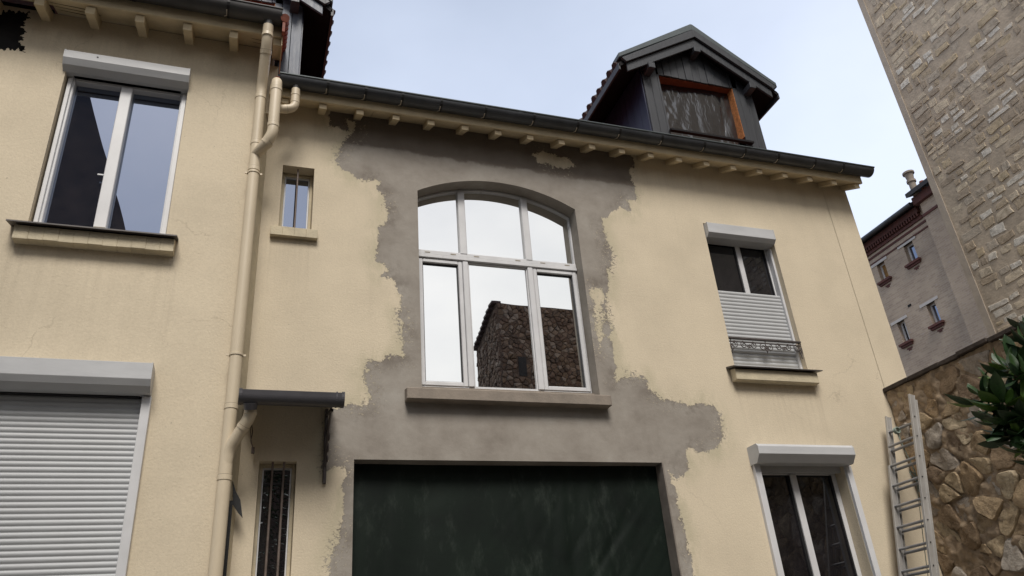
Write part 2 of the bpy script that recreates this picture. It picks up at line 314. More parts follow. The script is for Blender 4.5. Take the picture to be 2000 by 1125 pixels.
# ------------------------------------------------------------------ object helpers
COL = S.collection
WLOC = {}
def adopt(o, parent):
    if parent is not None:
        o.parent = parent; o.matrix_parent_inverse = Matrix.Translation(-WLOC[parent.name])
def thing(name, label, cat, loc=(0, 0, 0), group=None):
    o = bpy.data.objects.new(name, None); COL.objects.link(o); o.location = loc; o.empty_display_size = .2
    WLOC[o.name] = Vector(loc); o['label'] = label; o['category'] = cat
    if group: o['group'] = group
    return o
def link(name, me, parent=None, loc=(0, 0, 0), mat=None, **kw):
    o = bpy.data.objects.new(name, me); COL.objects.link(o); o.location = loc
    WLOC[o.name] = Vector(loc)
    if mat is not None and not me.materials: me.materials.append(mat)
    adopt(o, parent)
    for k, v in kw.items(): o[k] = v
    return o
class MB:
    def __init__(s): s.v = []; s.f = []
    def add(s, vs, fs):
        k = len(s.v); s.v += [tuple(p) for p in vs]; s.f += [tuple(i + k for i in f) for f in fs]; return s
    def box(s, x0, x1, y0, y1, z0, z1):
        return s.add([(x, y, z) for x in (x0, x1) for y in (y0, y1) for z in (z0, z1)],
                     [(0, 1, 3, 2), (4, 6, 7, 5), (0, 4, 5, 1), (2, 3, 7, 6), (0, 2, 6, 4), (1, 5, 7, 3)])
    def prism(s, poly, axis, a, b):
        """poly: 2D outline in the two other axes (order x,y,z without axis), extruded from a to b"""
        n = len(poly); i = 'xyz'.index(axis)
        def mk(p, c):
            q = list(p); q.insert(i, c); return tuple(q)
        vs = [mk(p, a) for p in poly] + [mk(p, b) for p in poly]
        fs = [tuple(range(n))[::-1], tuple(range(n, 2 * n))] + [(j, (j + 1) % n, n + (j + 1) % n, n + j) for j in range(n)]
        return s.add(vs, fs)
    def obox(s, c, ax, ay, az):
        """oriented box: centre and three half-extent vectors"""
        c = Vector(c); ax = Vector(ax); ay = Vector(ay); az = Vector(az)
        return s.add([c + i * ax + j * ay + k * az for i in (-1, 1) for j in (-1, 1) for k in (-1, 1)],
                     [(0, 1, 3, 2), (4, 6, 7, 5), (0, 4, 5, 1), (2, 3, 7, 6), (0, 2, 6, 4), (1, 5, 7, 3)])
    def tube(s, pts, r, n=16, caps=True, rr=None):
        pts = [Vector(p) for p in pts]; rings = []; up = Vector((0.13, .31, .94)); prev = None
        for i, p in enumerate(pts):
            t = (pts[min(i + 1, len(pts) - 1)] - pts[max(i - 1, 0)]).normalized()
            if prev is None:
                a = t.cross(up)
                if a.length < .2: a = t.cross(Vector((1, 0, 0)))
                a.normalize()
            else: a = (prev - t * prev.dot(t)).normalized()
            prev = a; b = t.cross(a); q = rr[i] if rr else r
            rings.append([p + a * math.cos(2 * math.pi * k / n) * q + b * math.sin(2 * math.pi * k / n) * q for k in range(n)])
        vs = [v for ring in rings for v in ring]; fs = []
        for i in range(len(pts) - 1):
            for k in range(n):
                fs.append((i * n + k, i * n + (k + 1) % n, (i + 1) * n + (k + 1) % n, (i + 1) * n + k))
        if caps: fs += [tuple(range(n))[::-1], tuple((len(pts) - 1) * n + k for k in range(n))]
        return s.add(vs, fs)
    def mesh(s, name, smooth=False, bevel=0):
        me = bpy.data.meshes.new(name); me.from_pydata(s.v, [], s.f)
        import bmesh
        bm = bmesh.new(); bm.from_mesh(me); bmesh.ops.recalc_face_normals(bm, faces=bm.faces)
        if bevel:
            es = [e for e in bm.edges if e.is_manifold and e.calc_face_angle(0) > .5]
            bmesh.ops.bevel(bm, geom=es, offset=bevel, segments=1, affect='EDGES', clamp_overlap=True)
        bm.to_mesh(me); bm.free()
        if smooth:
            me.polygons.foreach_set('use_smooth', [True] * len(me.polygons))
            try: me.set_sharp_from_angle(angle=R(40))
            except Exception: pass
        return me
    def build(s, name, mat, parent=None, smooth=False, bevel=0, **kw):
        return link(name, s.mesh(name, smooth, bevel), parent, mat=MT[mat], **kw)
def arc_pts(c, r, a0, a1, n, fn): return [fn(c[0] + r * math.cos(a0 + (a1 - a0) * i / n), c[1] + r * math.sin(a0 + (a1 - a0) * i / n)) for i in range(n + 1)]
def smooth_path(pts, rad=.06, n=5):
    """round the corners of a polyline"""
    pts = [Vector(p) for p in pts]; out = [pts[0]]
    for i in range(1, len(pts) - 1):
        a, b, c = pts[i - 1], pts[i], pts[i + 1]
        d1 = (a - b); d2 = (c - b); r = min(rad, d1.length * .45, d2.length * .45)
        p0 = b + d1.normalized() * r; p2 = b + d2.normalized() * r
        for k in range(n + 1):
            t = k / n; out.append(p0 * (1 - t) ** 2 + b * 2 * t * (1 - t) + p2 * t * t)
    out.append(pts[-1]); return out
def project(p):
    d = Vector(p) - CAM; k = d.dot(CF)
    return (1000 + 1506.7 * d.dot(CR) / k, 562.5 - 1506.7 * d.dot(CU) / k) if k > 0 else (-9e9, 0)

# ------------------------------------------------------------------ ground
g = MB().box(-60, 60, -70, 60, -.5, 0).build('ground', 'pavement'); g['kind'] = 'structure'

# ------------------------------------------------------------------ facade grids
PATCH_A = [(0.75, 6.8), (0.74, 6.444), (0.622, 6.312), (0.593, 6.121), (0.648, 6.011), (0.735, 5.948), (0.979, 5.915), (0.96, 5.842), (1.032, 5.765), (1.061, 5.632), (1.061, 5.502), (0.981, 5.382), (0.972, 5.299), (0.964, 5.084), (1.06, 5.015), (1.019, 4.917), (1.133, 4.866), (1.187, 4.743), (1.176, 4.547), (1.2, 4.324), (1.212, 4.154), (1.102, 4.148), (0.908, 4.068), (0.865, 3.953), (0.908, 3.843), (0.921, 3.712), (0.726, 3.684), (0.594, 3.671), (0.582, 3.192), (0.737, 3.205), (0.732, 3.067), (0.721, 2.743), (0.652, 2.552), (0.641, 2.323), (.66, -.1), (3.73, -.1), (3.62, 2.568), (3.593, 2.934), (3.545, 3.213), (3.627, 3.104), (3.766, 3.228), (3.785, 3.373), (4.086, 3.377), (4.174, 3.475), (4.192, 3.723), (4.103, 3.846), (3.873, 3.803), (3.638, 3.845), (3.519, 3.925), (3.464, 4.064), (3.281, 4.081), (3.165, 4.01), (3.176, 4.188), (3.187, 4.506), (3.18, 4.832), (3.228, 5.01), (3.251, 5.167), (3.337, 5.333), (3.283, 5.543), (3.264, 5.73), (3.349, 5.841), (3.505, 5.982), (3.633, 5.922), (3.616, 6.075), (3.738, 6.118), (3.701, 6.453), (3.801, 6.648), (3.7, 6.8)]
PATCH_B = [(0.491, 6.643), (0.538, 6.703), (0.67, 6.74), (0.771, 6.658), (0.742, 6.589), (0.673, 6.601), (0.685, 6.484), (0.617, 6.484), (0.506, 6.501)]
KEEP = [[(2.583, 6.516), (2.73, 6.554), (3.101, 6.48), (3.061, 6.394), (2.798, 6.379), (2.629, 6.405)],
        [(3.028, 4.986), (3.187, 4.989), (3.125, 4.556), (3.044, 4.288), (3.033, 4.549)]]
def sdf(P, poly):
    poly = np.array(poly, float); d2 = np.full(len(P), 1e9); inside = np.zeros(len(P), bool)
    for a, b in zip(poly, np.roll(poly, -1, 0)):
        e = b - a; w_ = P - a; t = np.clip((w_ @ e) / (e @ e), 0, 1)
        q = w_ - t[:, None] * e; d2 = np.minimum(d2, (q ** 2).sum(1))
        c = ((a[1] > P[:, 1]) != (b[1] > P[:, 1]))
        with np.errstate(divide='ignore', invalid='ignore'):
            xi = (b[0] - a[0]) * (P[:, 1] - a[1]) / (b[1] - a[1]) + a[0]
        inside ^= c & (P[:, 0] < xi)
    d = np.sqrt(d2); return np.where(inside, d, -d)
AX0, AX1, AZ0, AZ1 = 1.352, 2.985, 5.875, 6.09      # arched opening: sides, spring and crown
ch = (AX1 - AX0) / 2; rise = AZ1 - AZ0; AR = (ch * ch + rise * rise) / (2 * rise); ACX = (AX0 + AX1) / 2; ACZ = AZ1 - AR
def arch(x): return ACZ + math.sqrt(max(0, AR * AR - (x - ACX) ** 2))
def wall_grid(x0, x1, z0, z1, step, holes, y, patch=True, arch_hole=None, cut=None):
    """front sheet of a rendered wall with real openings and their reveals; holes: (x0,x1,z0,z1,depth,cement)"""
    def lines(a, b, ks):
        ks = sorted(set([a, b] + [k for k in ks if a < k < b])); out = []
        for p, q in zip(ks, ks[1:]):
            n = max(1, round((q - p) / step)); out += [p + (q - p) * i / n for i in range(n)]
        return out + [ks[-1]]
    hx = [h[0] for h in holes] + [h[1] for h in holes]; hz = [h[2] for h in holes] + [h[3] for h in holes]
    if arch_hole: hx += [AX0, AX1]; hz += [arch_hole[0], AZ0, AZ1 + .12]
    X = lines(x0, x1, hx); Z = lines(z0, z1, hz); nx, nz = len(X), len(Z)
    vs = []
    for z in Z:
        for x in X:
            zz = z
            if arch_hole and AX0 <= x <= AX1 and AZ0 <= z <= AZ1 + .12:
                a = arch(x); zt = AZ1 + .12; zz = a + (z - AZ0) * (zt - a) / (zt - AZ0)
            vs.append((x, y, zz))
    fs = []
    for j in range(nz - 1):
        zm = (Z[j] + Z[j + 1]) / 2
        for i in range(nx - 1):
            xm = (X[i] + X[i + 1]) / 2
            if any(h[0] < xm < h[1] and h[2] < zm < h[3] for h in holes): continue
            if arch_hole and AX0 < xm < AX1 and arch_hole[0] < zm < AZ0: continue
            if cut and cut(xm, zm): continue
            k = j * nx + i; fs.append((k, k + 1, k + nx + 1, k + nx))
    P = np.array([(v[0], v[2]) for v in vs])
    if patch:
        d = np.maximum(sdf(P, PATCH_A), sdf(P, PATCH_B))
        for kp in KEEP: d = np.minimum(d, -sdf(P, kp))
    else: d = np.full(len(P), -1.)
    drip = np.zeros(len(P))
    for (a_, b_, zs_, l_) in ((1.2, 3.06, 3.75, .5), (4.40, 5.42, 4.07, .7), (.03, .45, 5.2, .45), (4.42, 5.5, 3.42, .05), (-1.82, -.66, 4.86, .8), (-.2, 6.6, 6.55, .35), (-5, -.1, 7.0, .4), (-2.7, -.69, 3.9, .05)):
        if (patch and b_ < 0) or (not patch and a_ > -.1): continue
        u_ = np.minimum(P[:, 0] - a_, b_ - P[:, 0]); dn = zs_ - P[:, 1]
        endw = 1 + 1.2 * np.exp(-np.abs(u_) / .06)
        drip = np.maximum(drip, np.where((u_ > -.02) & (dn > 0), endw * .17 * np.exp(-dn / l_), 0))
    drip = list(drip)
    d = list(d)
    def quad(a, b, c, e, val):
        k = len(vs); vs.extend([a, b, c, e]); d.extend([val] * 4); drip.extend([0.] * 4); fs.append((k, k + 1, k + 2, k + 3))
    for (a, b, c, e, dep, cem) in holes:
        if not dep: continue
        v = .5 if cem else -1.; y2 = y + dep
        quad((a, y, c), (a, y2, c), (a, y2, e), (a, y, e), v); quad((b, y, c), (b, y, e), (b, y2, e), (b, y2, c), v)
        quad((a, y, e), (a, y2, e), (b, y2, e), (b, y, e), v); quad((a, y, c), (b, y, c), (b, y2, c), (a, y2, c), v)
    if arch_hole:
        zb, dep = arch_hole; y2 = y + dep; xs = [x for x in X if AX0 <= x <= AX1]
        for p, q in zip(xs, xs[1:]): quad((p, y, arch(p)), (p, y2, arch(p)), (q, y2, arch(q)), (q, y, arch(q)), .5)
        quad((AX0, y, zb), (AX0, y2, zb), (AX0, y2, AZ0), (AX0, y, AZ0), .5); quad((AX1, y, zb), (AX1, y, AZ0), (AX1, y2, AZ0), (AX1, y2, zb), .5)
        quad((AX0, y, zb), (AX1, y, zb), (AX1, y2, zb), (AX0, y2, zb), .5)
    me = bpy.data.meshes.new('wall'); me.from_pydata(vs, [], fs)
    at = me.attributes.new('patch', 'FLOAT', 'POINT'); at.data.foreach_set('value', d)
    at = me.attributes.new('drip', 'FLOAT', 'POINT'); at.data.foreach_set('value', drip)
    return me

# ================================================================== MIDDLE HOUSE
house = thing('house', 'cream stuccoed house with grey cement patches round a tall arched window', 'house', (3.3, 0, 0))
HX1 = 6.63
RW = (4.49, 5.36, 4.24, 5.90); LR = (4.50, 5.47, 1.2, 3.28)
SW = (.11, .39, 5.295, 5.98); NW = (.10, .37, 2.38, 3.245); GA = (.80, 3.505, 0, 3.265)
me = wall_grid(-.04, 6.276, 0, 6.72, .025,
               [(*RW, .15, 0), (*LR, .17, 0), (*SW, .16, 0), (*NW, .12, 0), (*GA, .3, 1)], 0.0, True, (3.87, .2))
me.materials.append(MT['facade']); wall = link('wall', me, house)
me = wall_grid(6.285, HX1, 0, 6.72, .05, [], 0.0, False); me.materials.append(MT['facade'])
link('corner_strip', me, house, label='narrow cream strip of wall right of the vertical joint')
MB().box(6.27, 6.29, .005, .03, 0, 6.72).build('joint', 'sill_paint', house)
mb = MB(); mb.box(HX1 - .02, HX1, .001, 7, 0, 6.72); mb.box(-.04, HX1, 6.9, 7, 0, 6.72); mb.box(-3.5, 6.6, .5, .55, 0, 6.6)
mb.prism([(0, 6.72), (7, 6.72), (3.5, 8.5)], 'x', HX1 - .02, HX1)
mb.build('rear_wall', 'cream', house)
# roof, with the eave
ES = .5   # slope
roofz = lambda y: 6.74 + ES * (y + .24)
mb = MB(); mb.prism([(-.27, roofz(-.27)), (3.5, roofz(3.5)), (7.3, roofz(-.3)), (7.3, roofz(-.3) + .05), (3.5, roofz(3.5) + .06), (-.27, roofz(-.27) + .05)], 'x', -.02, 6.72)
mb.build('roof', 'terracotta', house)
zs = lambda y: 6.574 + ES * (y + .22)      # underside of the soffit boards = top of rafters
for i in range(20):
    x = .08 + .3437 * i - (0.012 if i == 19 else 0)
    mb = MB(); mb.prism([(-.22, 6.512), (.02, 6.632), (.02, zs(.02) - .002), (-.22, zs(-.22) - .002)], 'x', x - .035, x + .035)
    mb.build('rafter', 'cream_paint', house, bevel=.004)
edges = [-.06] + [.9, 2.1, 3.25, 4.4, 5.6] + [6.665]
for a, b in zip(edges, edges[1:]):
    MB().prism([(-.22, zs(-.22)), (.01, zs(.01)), (.01, zs(.01) + .02), (-.22, zs(-.22) + .02)], 'x', a + .002, b - .002).build('soffit_board', 'cream_paint', house)
MB().box(-.06, 6.665, -.247, -.222, 6.570, 6.70).build('fascia', 'cream_paint', house, bevel=.004)
def gutter(parent, x0, x1, yc, zc, r, mat, brackets, joints, caps=True):
    """half-round trough with a rolled front lip"""
    n = 14; mb = MB()
    out = [(yc + r * math.cos(a), zc + r * math.sin(a)) for a in [math.pi + math.pi * k / n for k in range(n + 1)]]
    inn = [(yc + (r - .004) * math.cos(a), zc + (r - .004) * math.sin(a)) for a in [2 * math.pi - math.pi * k / n for k in range(n + 1)]]
    mb.prism(out + inn, 'x', x0, x1)
    if caps:
        for xx in (x0 + .003, x1 - .003): mb.prism(out, 'x', xx - .003, xx + .003)
    g_ = mb.build('gutter', mat, parent, smooth=True)
    MB().tube([(x0 - .004, yc - r, zc), (x1 + .004, yc - r, zc)], .010, 8).build('rolled_lip', 'zinc_cap' if mat == 'zinc_dark' else mat, g_, smooth=True)
    for x in brackets:
        pts = [(yc + (r + .004) * math.cos(a), zc + (r + .004) * math.sin(a)) for a in [math.pi * 1.0 + math.pi * .95 * k / 9 for k in range(10)]]
        pin = [(yc + (r - .001) * math.cos(a), zc + (r - .001) * math.sin(a)) for a in [math.pi * 1.95 - math.pi * .95 * k / 9 for k in range(10)]]
        b_ = MB().prism(pts + pin, 'x', x - .012, x + .012).build('gutter_bracket', 'bracket', g_)
        c_ = MB().tube([(x - .011, yc + (r + .006) * math.cos(a), zc + (r + .006) * math.sin(a)) for a in (math.pi * 1.33, math.pi * 1.42, math.pi * 1.52)] + [(x - .03, yc + .02, zc - r - .006)], .0045, 5).build('bracket_tip', 'rust', g_)
    for x in joints:
        rj = r + .0025
        pts = [(yc + rj * math.cos(a), zc + rj * math.sin(a)) for a in [math.pi + math.pi * k / n for k in range(n + 1)]]
        pin = [(yc + (r - .001) * math.cos(a), zc + (r - .001) * math.sin(a)) for a in [2 * math.pi - math.pi * k / n for k in range(n + 1)]]
        MB().prism(pts + pin, 'x', x - .022, x + .022).build('gutter_joint', mat, g_)
    return g_
BR = [.45, .80, 1.15, 1.53, 1.98, 2.49, 2.97, 3.45, 3.95, 4.47, 4.99, 5.43, 5.93, 6.33]
gutter(house, .02, 6.765, -.303, 6.722, .079, 'zinc_dark', BR, [2.34, 3.80, 5.08])
MB().tube([(.165, -.30, 6.67), (.168, -.30, 6.615)], .036, 16, rr=[.044, .036]).build('gutter_outlet', 'zinc_old', house, smooth=True)
mb = MB()
for k, y in enumerate((-.245, -.215)): mb.tube([(6.64, y, 6.70 + k * .01), (6.70, y, 6.70 + k * .01)], .022, 8)
mb.build('eave_tile', 'dark_tile', house)

# ---- window helpers
def frame_rect(mb, x0, x1, z0, z1, wd, y0, y1):
    mb.box(x0, x0 + wd, y0, y1, z0, z1); mb.box(x1 - wd, x1, y0, y1, z0, z1)
    mb.box(x0 + wd, x1 - wd, y0, y1, z0, z0 + wd); mb.box(x0 + wd, x1 - wd, y0, y1, z1 - wd, z1)
def pane(parent, x0, x1, z0, z1, y, mat, **kw):
    return MB().box(x0, x1, y, y + .006, z0, z1).build('pane', mat, parent, **kw)
# ---- the arched window
aw = MB(); Y0, Y1 = .15, .22
aw.box(1.353, 1.375, Y0, Y1, 3.93, 5.22); aw.box(2.975, 2.984, Y0, Y1, 3.93, 5.22); aw.box(1.375, 2.975, Y0, Y1, 3.93, 3.955)
xs = [AX0 + .001 + (AX1 - AX0 - .002) * i / 28 for i in range(29)]
aw.prism([(x, arch(x) - .002) for x in xs] + [(x, arch(x) - .024) for x in xs[::-1]], 'y', Y0, Y1)
aw.box(1.353, 1.367, Y0, Y1, 5.31, 5.87); aw.box(2.968, 2.984, Y0, Y1, 5.31, 5.86)
awin = aw.build('arched_window', 'pvc', house, bevel=.003, label='tall white six-pane window with an arched head, mirroring the sky and a stone tower')
tr = MB(); tr.box(1.353, 2.984, .128, Y1, 5.225, 5.262); tr.box(1.353, 2.984, .140, Y1, 5.264, 5.312); tr.build('transom', 'pvc', awin, bevel=.005)
for (a, b) in ((1.785, 1.857), (2.452, 2.522)): MB().box(a, b, .135, Y1, 5.30, arch((a + b) / 2) - .022).build('mullion', 'pvc', awin, bevel=.006)
for (a, b) in ((1.803, 1.857), (2.458, 2.512)): MB().box(a, b, .135, Y1, 3.957, 5.224).build('mullion', 'pvc', awin, bevel=.006)
for (a, b) in ((1.378, 1.800), (2.515, 2.972)):
    s_ = MB(); frame_rect(s_, a, b, 3.958, 5.220, .040, .142, .20); s_.build('sash', 'pvc', awin, bevel=.006)
    q = MB(); frame_rect(q, a + .041, b - .041, 3.999, 5.179, .006, .160, .20); q.build('seal', 'seal', awin)
    pane(awin, a + .0475, b - .0475, 4.0055, 5.1725, .178, 'glass_bright')
q = MB(); frame_rect(q, 1.859, 2.456, 3.957, 5.222, .010, .155, .2); q.build('glazing_bead', 'pvc', awin)
pane(awin, 1.870, 2.445, 3.968, 5.211, .172, 'glass_bright')
def arched_pane(a, b):
    n = 12; X_ = [a + (b - a) * i / n for i in range(n + 1)]
    return MB().prism([(a, 5.316), (b, 5.316)] + [(x, arch(x) - .026) for x in X_[::-1]], 'y', .172, .178).build('pane', 'glass_bright', awin)
arched_pane(1.368, 1.784); arched_pane(1.858, 2.451); arched_pane(2.523, 2.967)
for x in (1.44, 1.69, 1.92, 2.34, 2.60, 2.86): MB().box(x, x + .052, .1375, .142, 5.282, 5.291).build('vent_slot', 'slot', awin)
MB().box(AX0, AX1, .225, .235, 3.87, 6.1).build('backing', 'dark_room', awin)
MB().box(1.353, 2.984, .10, .2, 3.872, 3.929).build('window_base', 'cement_sill', house)
MB().prism([(-.10, 3.745), (.001, 3.745), (.10, 3.745), (.10, 3.885), (0, 3.862), (-.10, 3.842)], 'x', 1.205, 3.045).build('window_sill', 'cement_sill', house, bevel=.006, label='long raw cement sill under the arched window')
# ---- upper right window: half-shut roller shutter with guard rail
wf = MB(); frame_rect(wf, 4.492, 5.358, 4.24, 5.86, .05, .125, .15); wf.box(4.925, 4.985, .115, .15, 4.29, 5.81)
w2 = wf.build('window', 'pvc', house, bevel=.004, label='upper right window with two dark panes')
pane(w2, 4.54, 4.924, 4.29, 5.81, .135, 'glass_dark'); pane(w2, 4.986, 5.31, 4.29, 5.81, .135, 'glass_dark')
q = MB()
for a, b in ((4.543, 4.550), (4.910, 4.923), (4.987, 4.994), (5.296, 5.307)): q.box(a, b, .122, .134, 4.30, 5.80)
q.build('seal', 'seal', w2)
def slat(x0, x1, y, z0, h, parent, mat='slat', key={}):
    """one shutter slat: bowed face with a groove below"""
    k = (round(x0, 4), round(x1, 4), round(h, 4))
    if k not in key:
        n = 6; pr_ = [(-.0075 * math.sin(math.pi * (i + .35) / (n + .7)), .004 + (h - .004) * i / n) for i in range(n + 1)]
        pr_ = [(.0, 0), (-.001, .003)] + pr_[0:] + [(.0, h)]
        key[k] = MB().prism(pr_ + [(.006, h), (.006, 0)], 'x', x0, x1).mesh('slat')
    return link('slat', key[k], parent, (0, y, z0), MT[mat])
def make_shutter(parent, label, x0, x1, prof, guides):
    b = MB().prism(prof, 'x', x0, x1).build('roller_shutter', 'shutter_box', parent, bevel=.002, label=label)
    c = (sum(p[0] for p in prof) / len(prof), sum(p[1] for p in prof) / len(prof))
    for xx in (x0, x1):
        MB().prism([(c[0] + (p[0] - c[0]) * 1.025, c[1] + (p[1] - c[1]) * 1.03) for p in prof], 'x', xx - .004, xx + .004).build('end_cap', 'shutter_box', b)
    for g_ in guides: MB().box(*g_).build('guide', 'pvc', b, bevel=.003)
    return b
sh = make_shutter(house, 'half-lowered white roller shutter of the upper right window', 4.50, 5.345, [(.12, 5.875), (-.06, 5.875), (-.06, 5.755), (-.02, 5.715), (.12, 5.715)],
                  [(4.492, 4.515, .06, .12, 4.245, 5.70), (5.330, 5.358, .06, .12, 4.245, 5.70)])
n_ = 21; h_ = (5.128 - 4.25) / n_
for i in range(n_): slat(4.516, 5.329, .092, 4.25 + i * h_, h_, sh)
MB().prism([(-.13, 4.178), (-.13, 4.188), (.12, 4.25), (.12, 4.235), (0, 4.20)], 'x', 4.385, 5.425).build('sill_flashing', 'zinc_sill', house)
MB().prism([(-.09, 4.06), (0, 4.06), (0, 4.198), (-.09, 4.172)], 'x', 4.42, 5.385).build('window_sill', 'sill_paint', house, bevel=.006)
# guard rail of cast scrolls
rl = MB(); rl.box(4.492, 5.358, -.012, .022, 4.535, 4.550); rl.box(4.495, 5.355, -.002, .012, 4.500, 4.508)
rail = rl.build('guard_rail', 'iron', house, label='low cast-iron guard rail across the shuttered upper window')
def spiral(cx, cz, r0, r1, a0, turns, n=18): return [(cx + (r0 + (r1 - r0) * i / n) * math.cos(a0 + turns * 2 * math.pi * i / n), .005, cz + (r0 + (r1 - r0) * i / n) * math.sin(a0 + turns * 2 * math.pi * i / n)) for i in range(n + 1)]
sc = []
for k, cx in enumerate((4.55, 4.66, 4.77, 4.885, 4.965, 5.08, 5.19, 5.30)):
    s_ = 1 if k % 2 else -1
    sc.append(spiral(cx, 4.475 - .012 * (k in (3, 4)), .040, .010, math.pi / 2, s_ * 1.35))
    sc.append(spiral(cx + s_ * .045, 4.462, .020, .006, -math.pi / 2 * s_, s_ * 1.1, 12))
for cx in (4.925, 5.335, 4.515):
    sc.append([(cx, .005, 4.535), (cx - .012, .005, 4.44), (cx, .005, 4.40 if cx != 5.335 else 4.36), (cx + .012, .005, 4.43)])
    sc.append([(cx - .03, .005, 4.45), (cx, .005, 4.425), (cx + .03, .005, 4.45)])
for p in sc: MB().tube(p, .0050, 6).build('scroll', 'iron', rail, smooth=True)
# ---- lower right window with surface shutter box
wf = MB(); frame_rect(wf, 4.502, 5.468, 1.22, 3.25, .055, .13, .17); wf.box(4.925, 4.995, .115, .17, 1.28, 3.2)
w3 = wf.build('window', 'pvc', house, bevel=.004, label='lower right window with two tall dark panes')
pane(w3, 4.555, 4.924, 1.27, 3.2, .145, 'glass_dark'); pane(w3, 4.996, 5.415, 1.27, 3.2, .145, 'glass_dark')
q = MB()
for a, b in ((4.557, 4.566), (4.900, 4.906), (4.913, 4.923), (4.997, 5.004), (5.398, 5.412)): q.box(a, b, .128, .144, 1.28, 3.19)
q.build('seal', 'seal', w3)
sh = make_shutter(house, 'rolled-up white shutter of the lower right window', 4.425, 5.50, [(0, 3.41), (-.145, 3.41), (-.165, 3.385), (-.165, 3.315), (-.105, 3.245), (0, 3.245)],
                  [(4.435, 4.50, -.035, .02, 1.2, 3.245), (5.472, 5.535, -.035, .02, 1.2, 3.245)])
MB().box(4.502, 5.470, .05, .09, 3.20, 3.26).build('bottom_bar', 'shutter_box', sh)
# ---- small square-headed window and narrow barred window
wf = MB(); frame_rect(wf, .112, .388, 5.30, 5.975, .026, .12, .16); w4 = wf.build('window', 'sill_paint', house, bevel=.003, label='small upper window with one iron bar')
q = MB(); frame_rect(q, .139, .361, 5.327, 5.948, .012, .135, .16); q.build('sash', 'pvc', w4)
pane(w4, .151, .349, 5.339, 5.936, .15, 'glass_blue')
MB().tube([(.247, .04, 5.30), (.247, .04, 5.975)], .008, 8).build('bar', 'bar', w4, smooth=True)
for i in range(4):
    a = .045 + i * .0995; MB().box(a, a + .099, -.05, .0, 5.205, 5.292 + .001 * (i % 2)).build('sill_brick', 'sill_paint', house, bevel=.002)
wf = MB(); frame_rect(wf, .102, .368, 2.382, 3.243, .026, .08, .12); w5 = wf.build('window', 'sill_paint', house, bevel=.003, label='narrow barred window under the door canopy')
q = MB(); frame_rect(q, .129, .341, 2.409, 3.216, .010, .09, .12); q.build('sash', 'pvc', w5)
MB().box(.139, .331, .095, .115, 3.09, 3.105).build('glazing_bar', 'seal', w5)
pane(w5, .139, .331, 2.419, 3.206, .11, 'glass_narrow')
for x in (.197, .279): MB().tube([(x, .02, 2.382), (x, .02, 3.243)], .009, 8).build('bar', 'bar', w5, smooth=True)
MB().box(.07, .40, -.04, .0, 2.33, 2.378).build('window_sill', 'sill_paint', house)
# floor dressing strip on the garage jamb
MB().box(3.5, 3.512, -.003, .14, 0, 3.262).build('jamb_edge', 'cement', house)

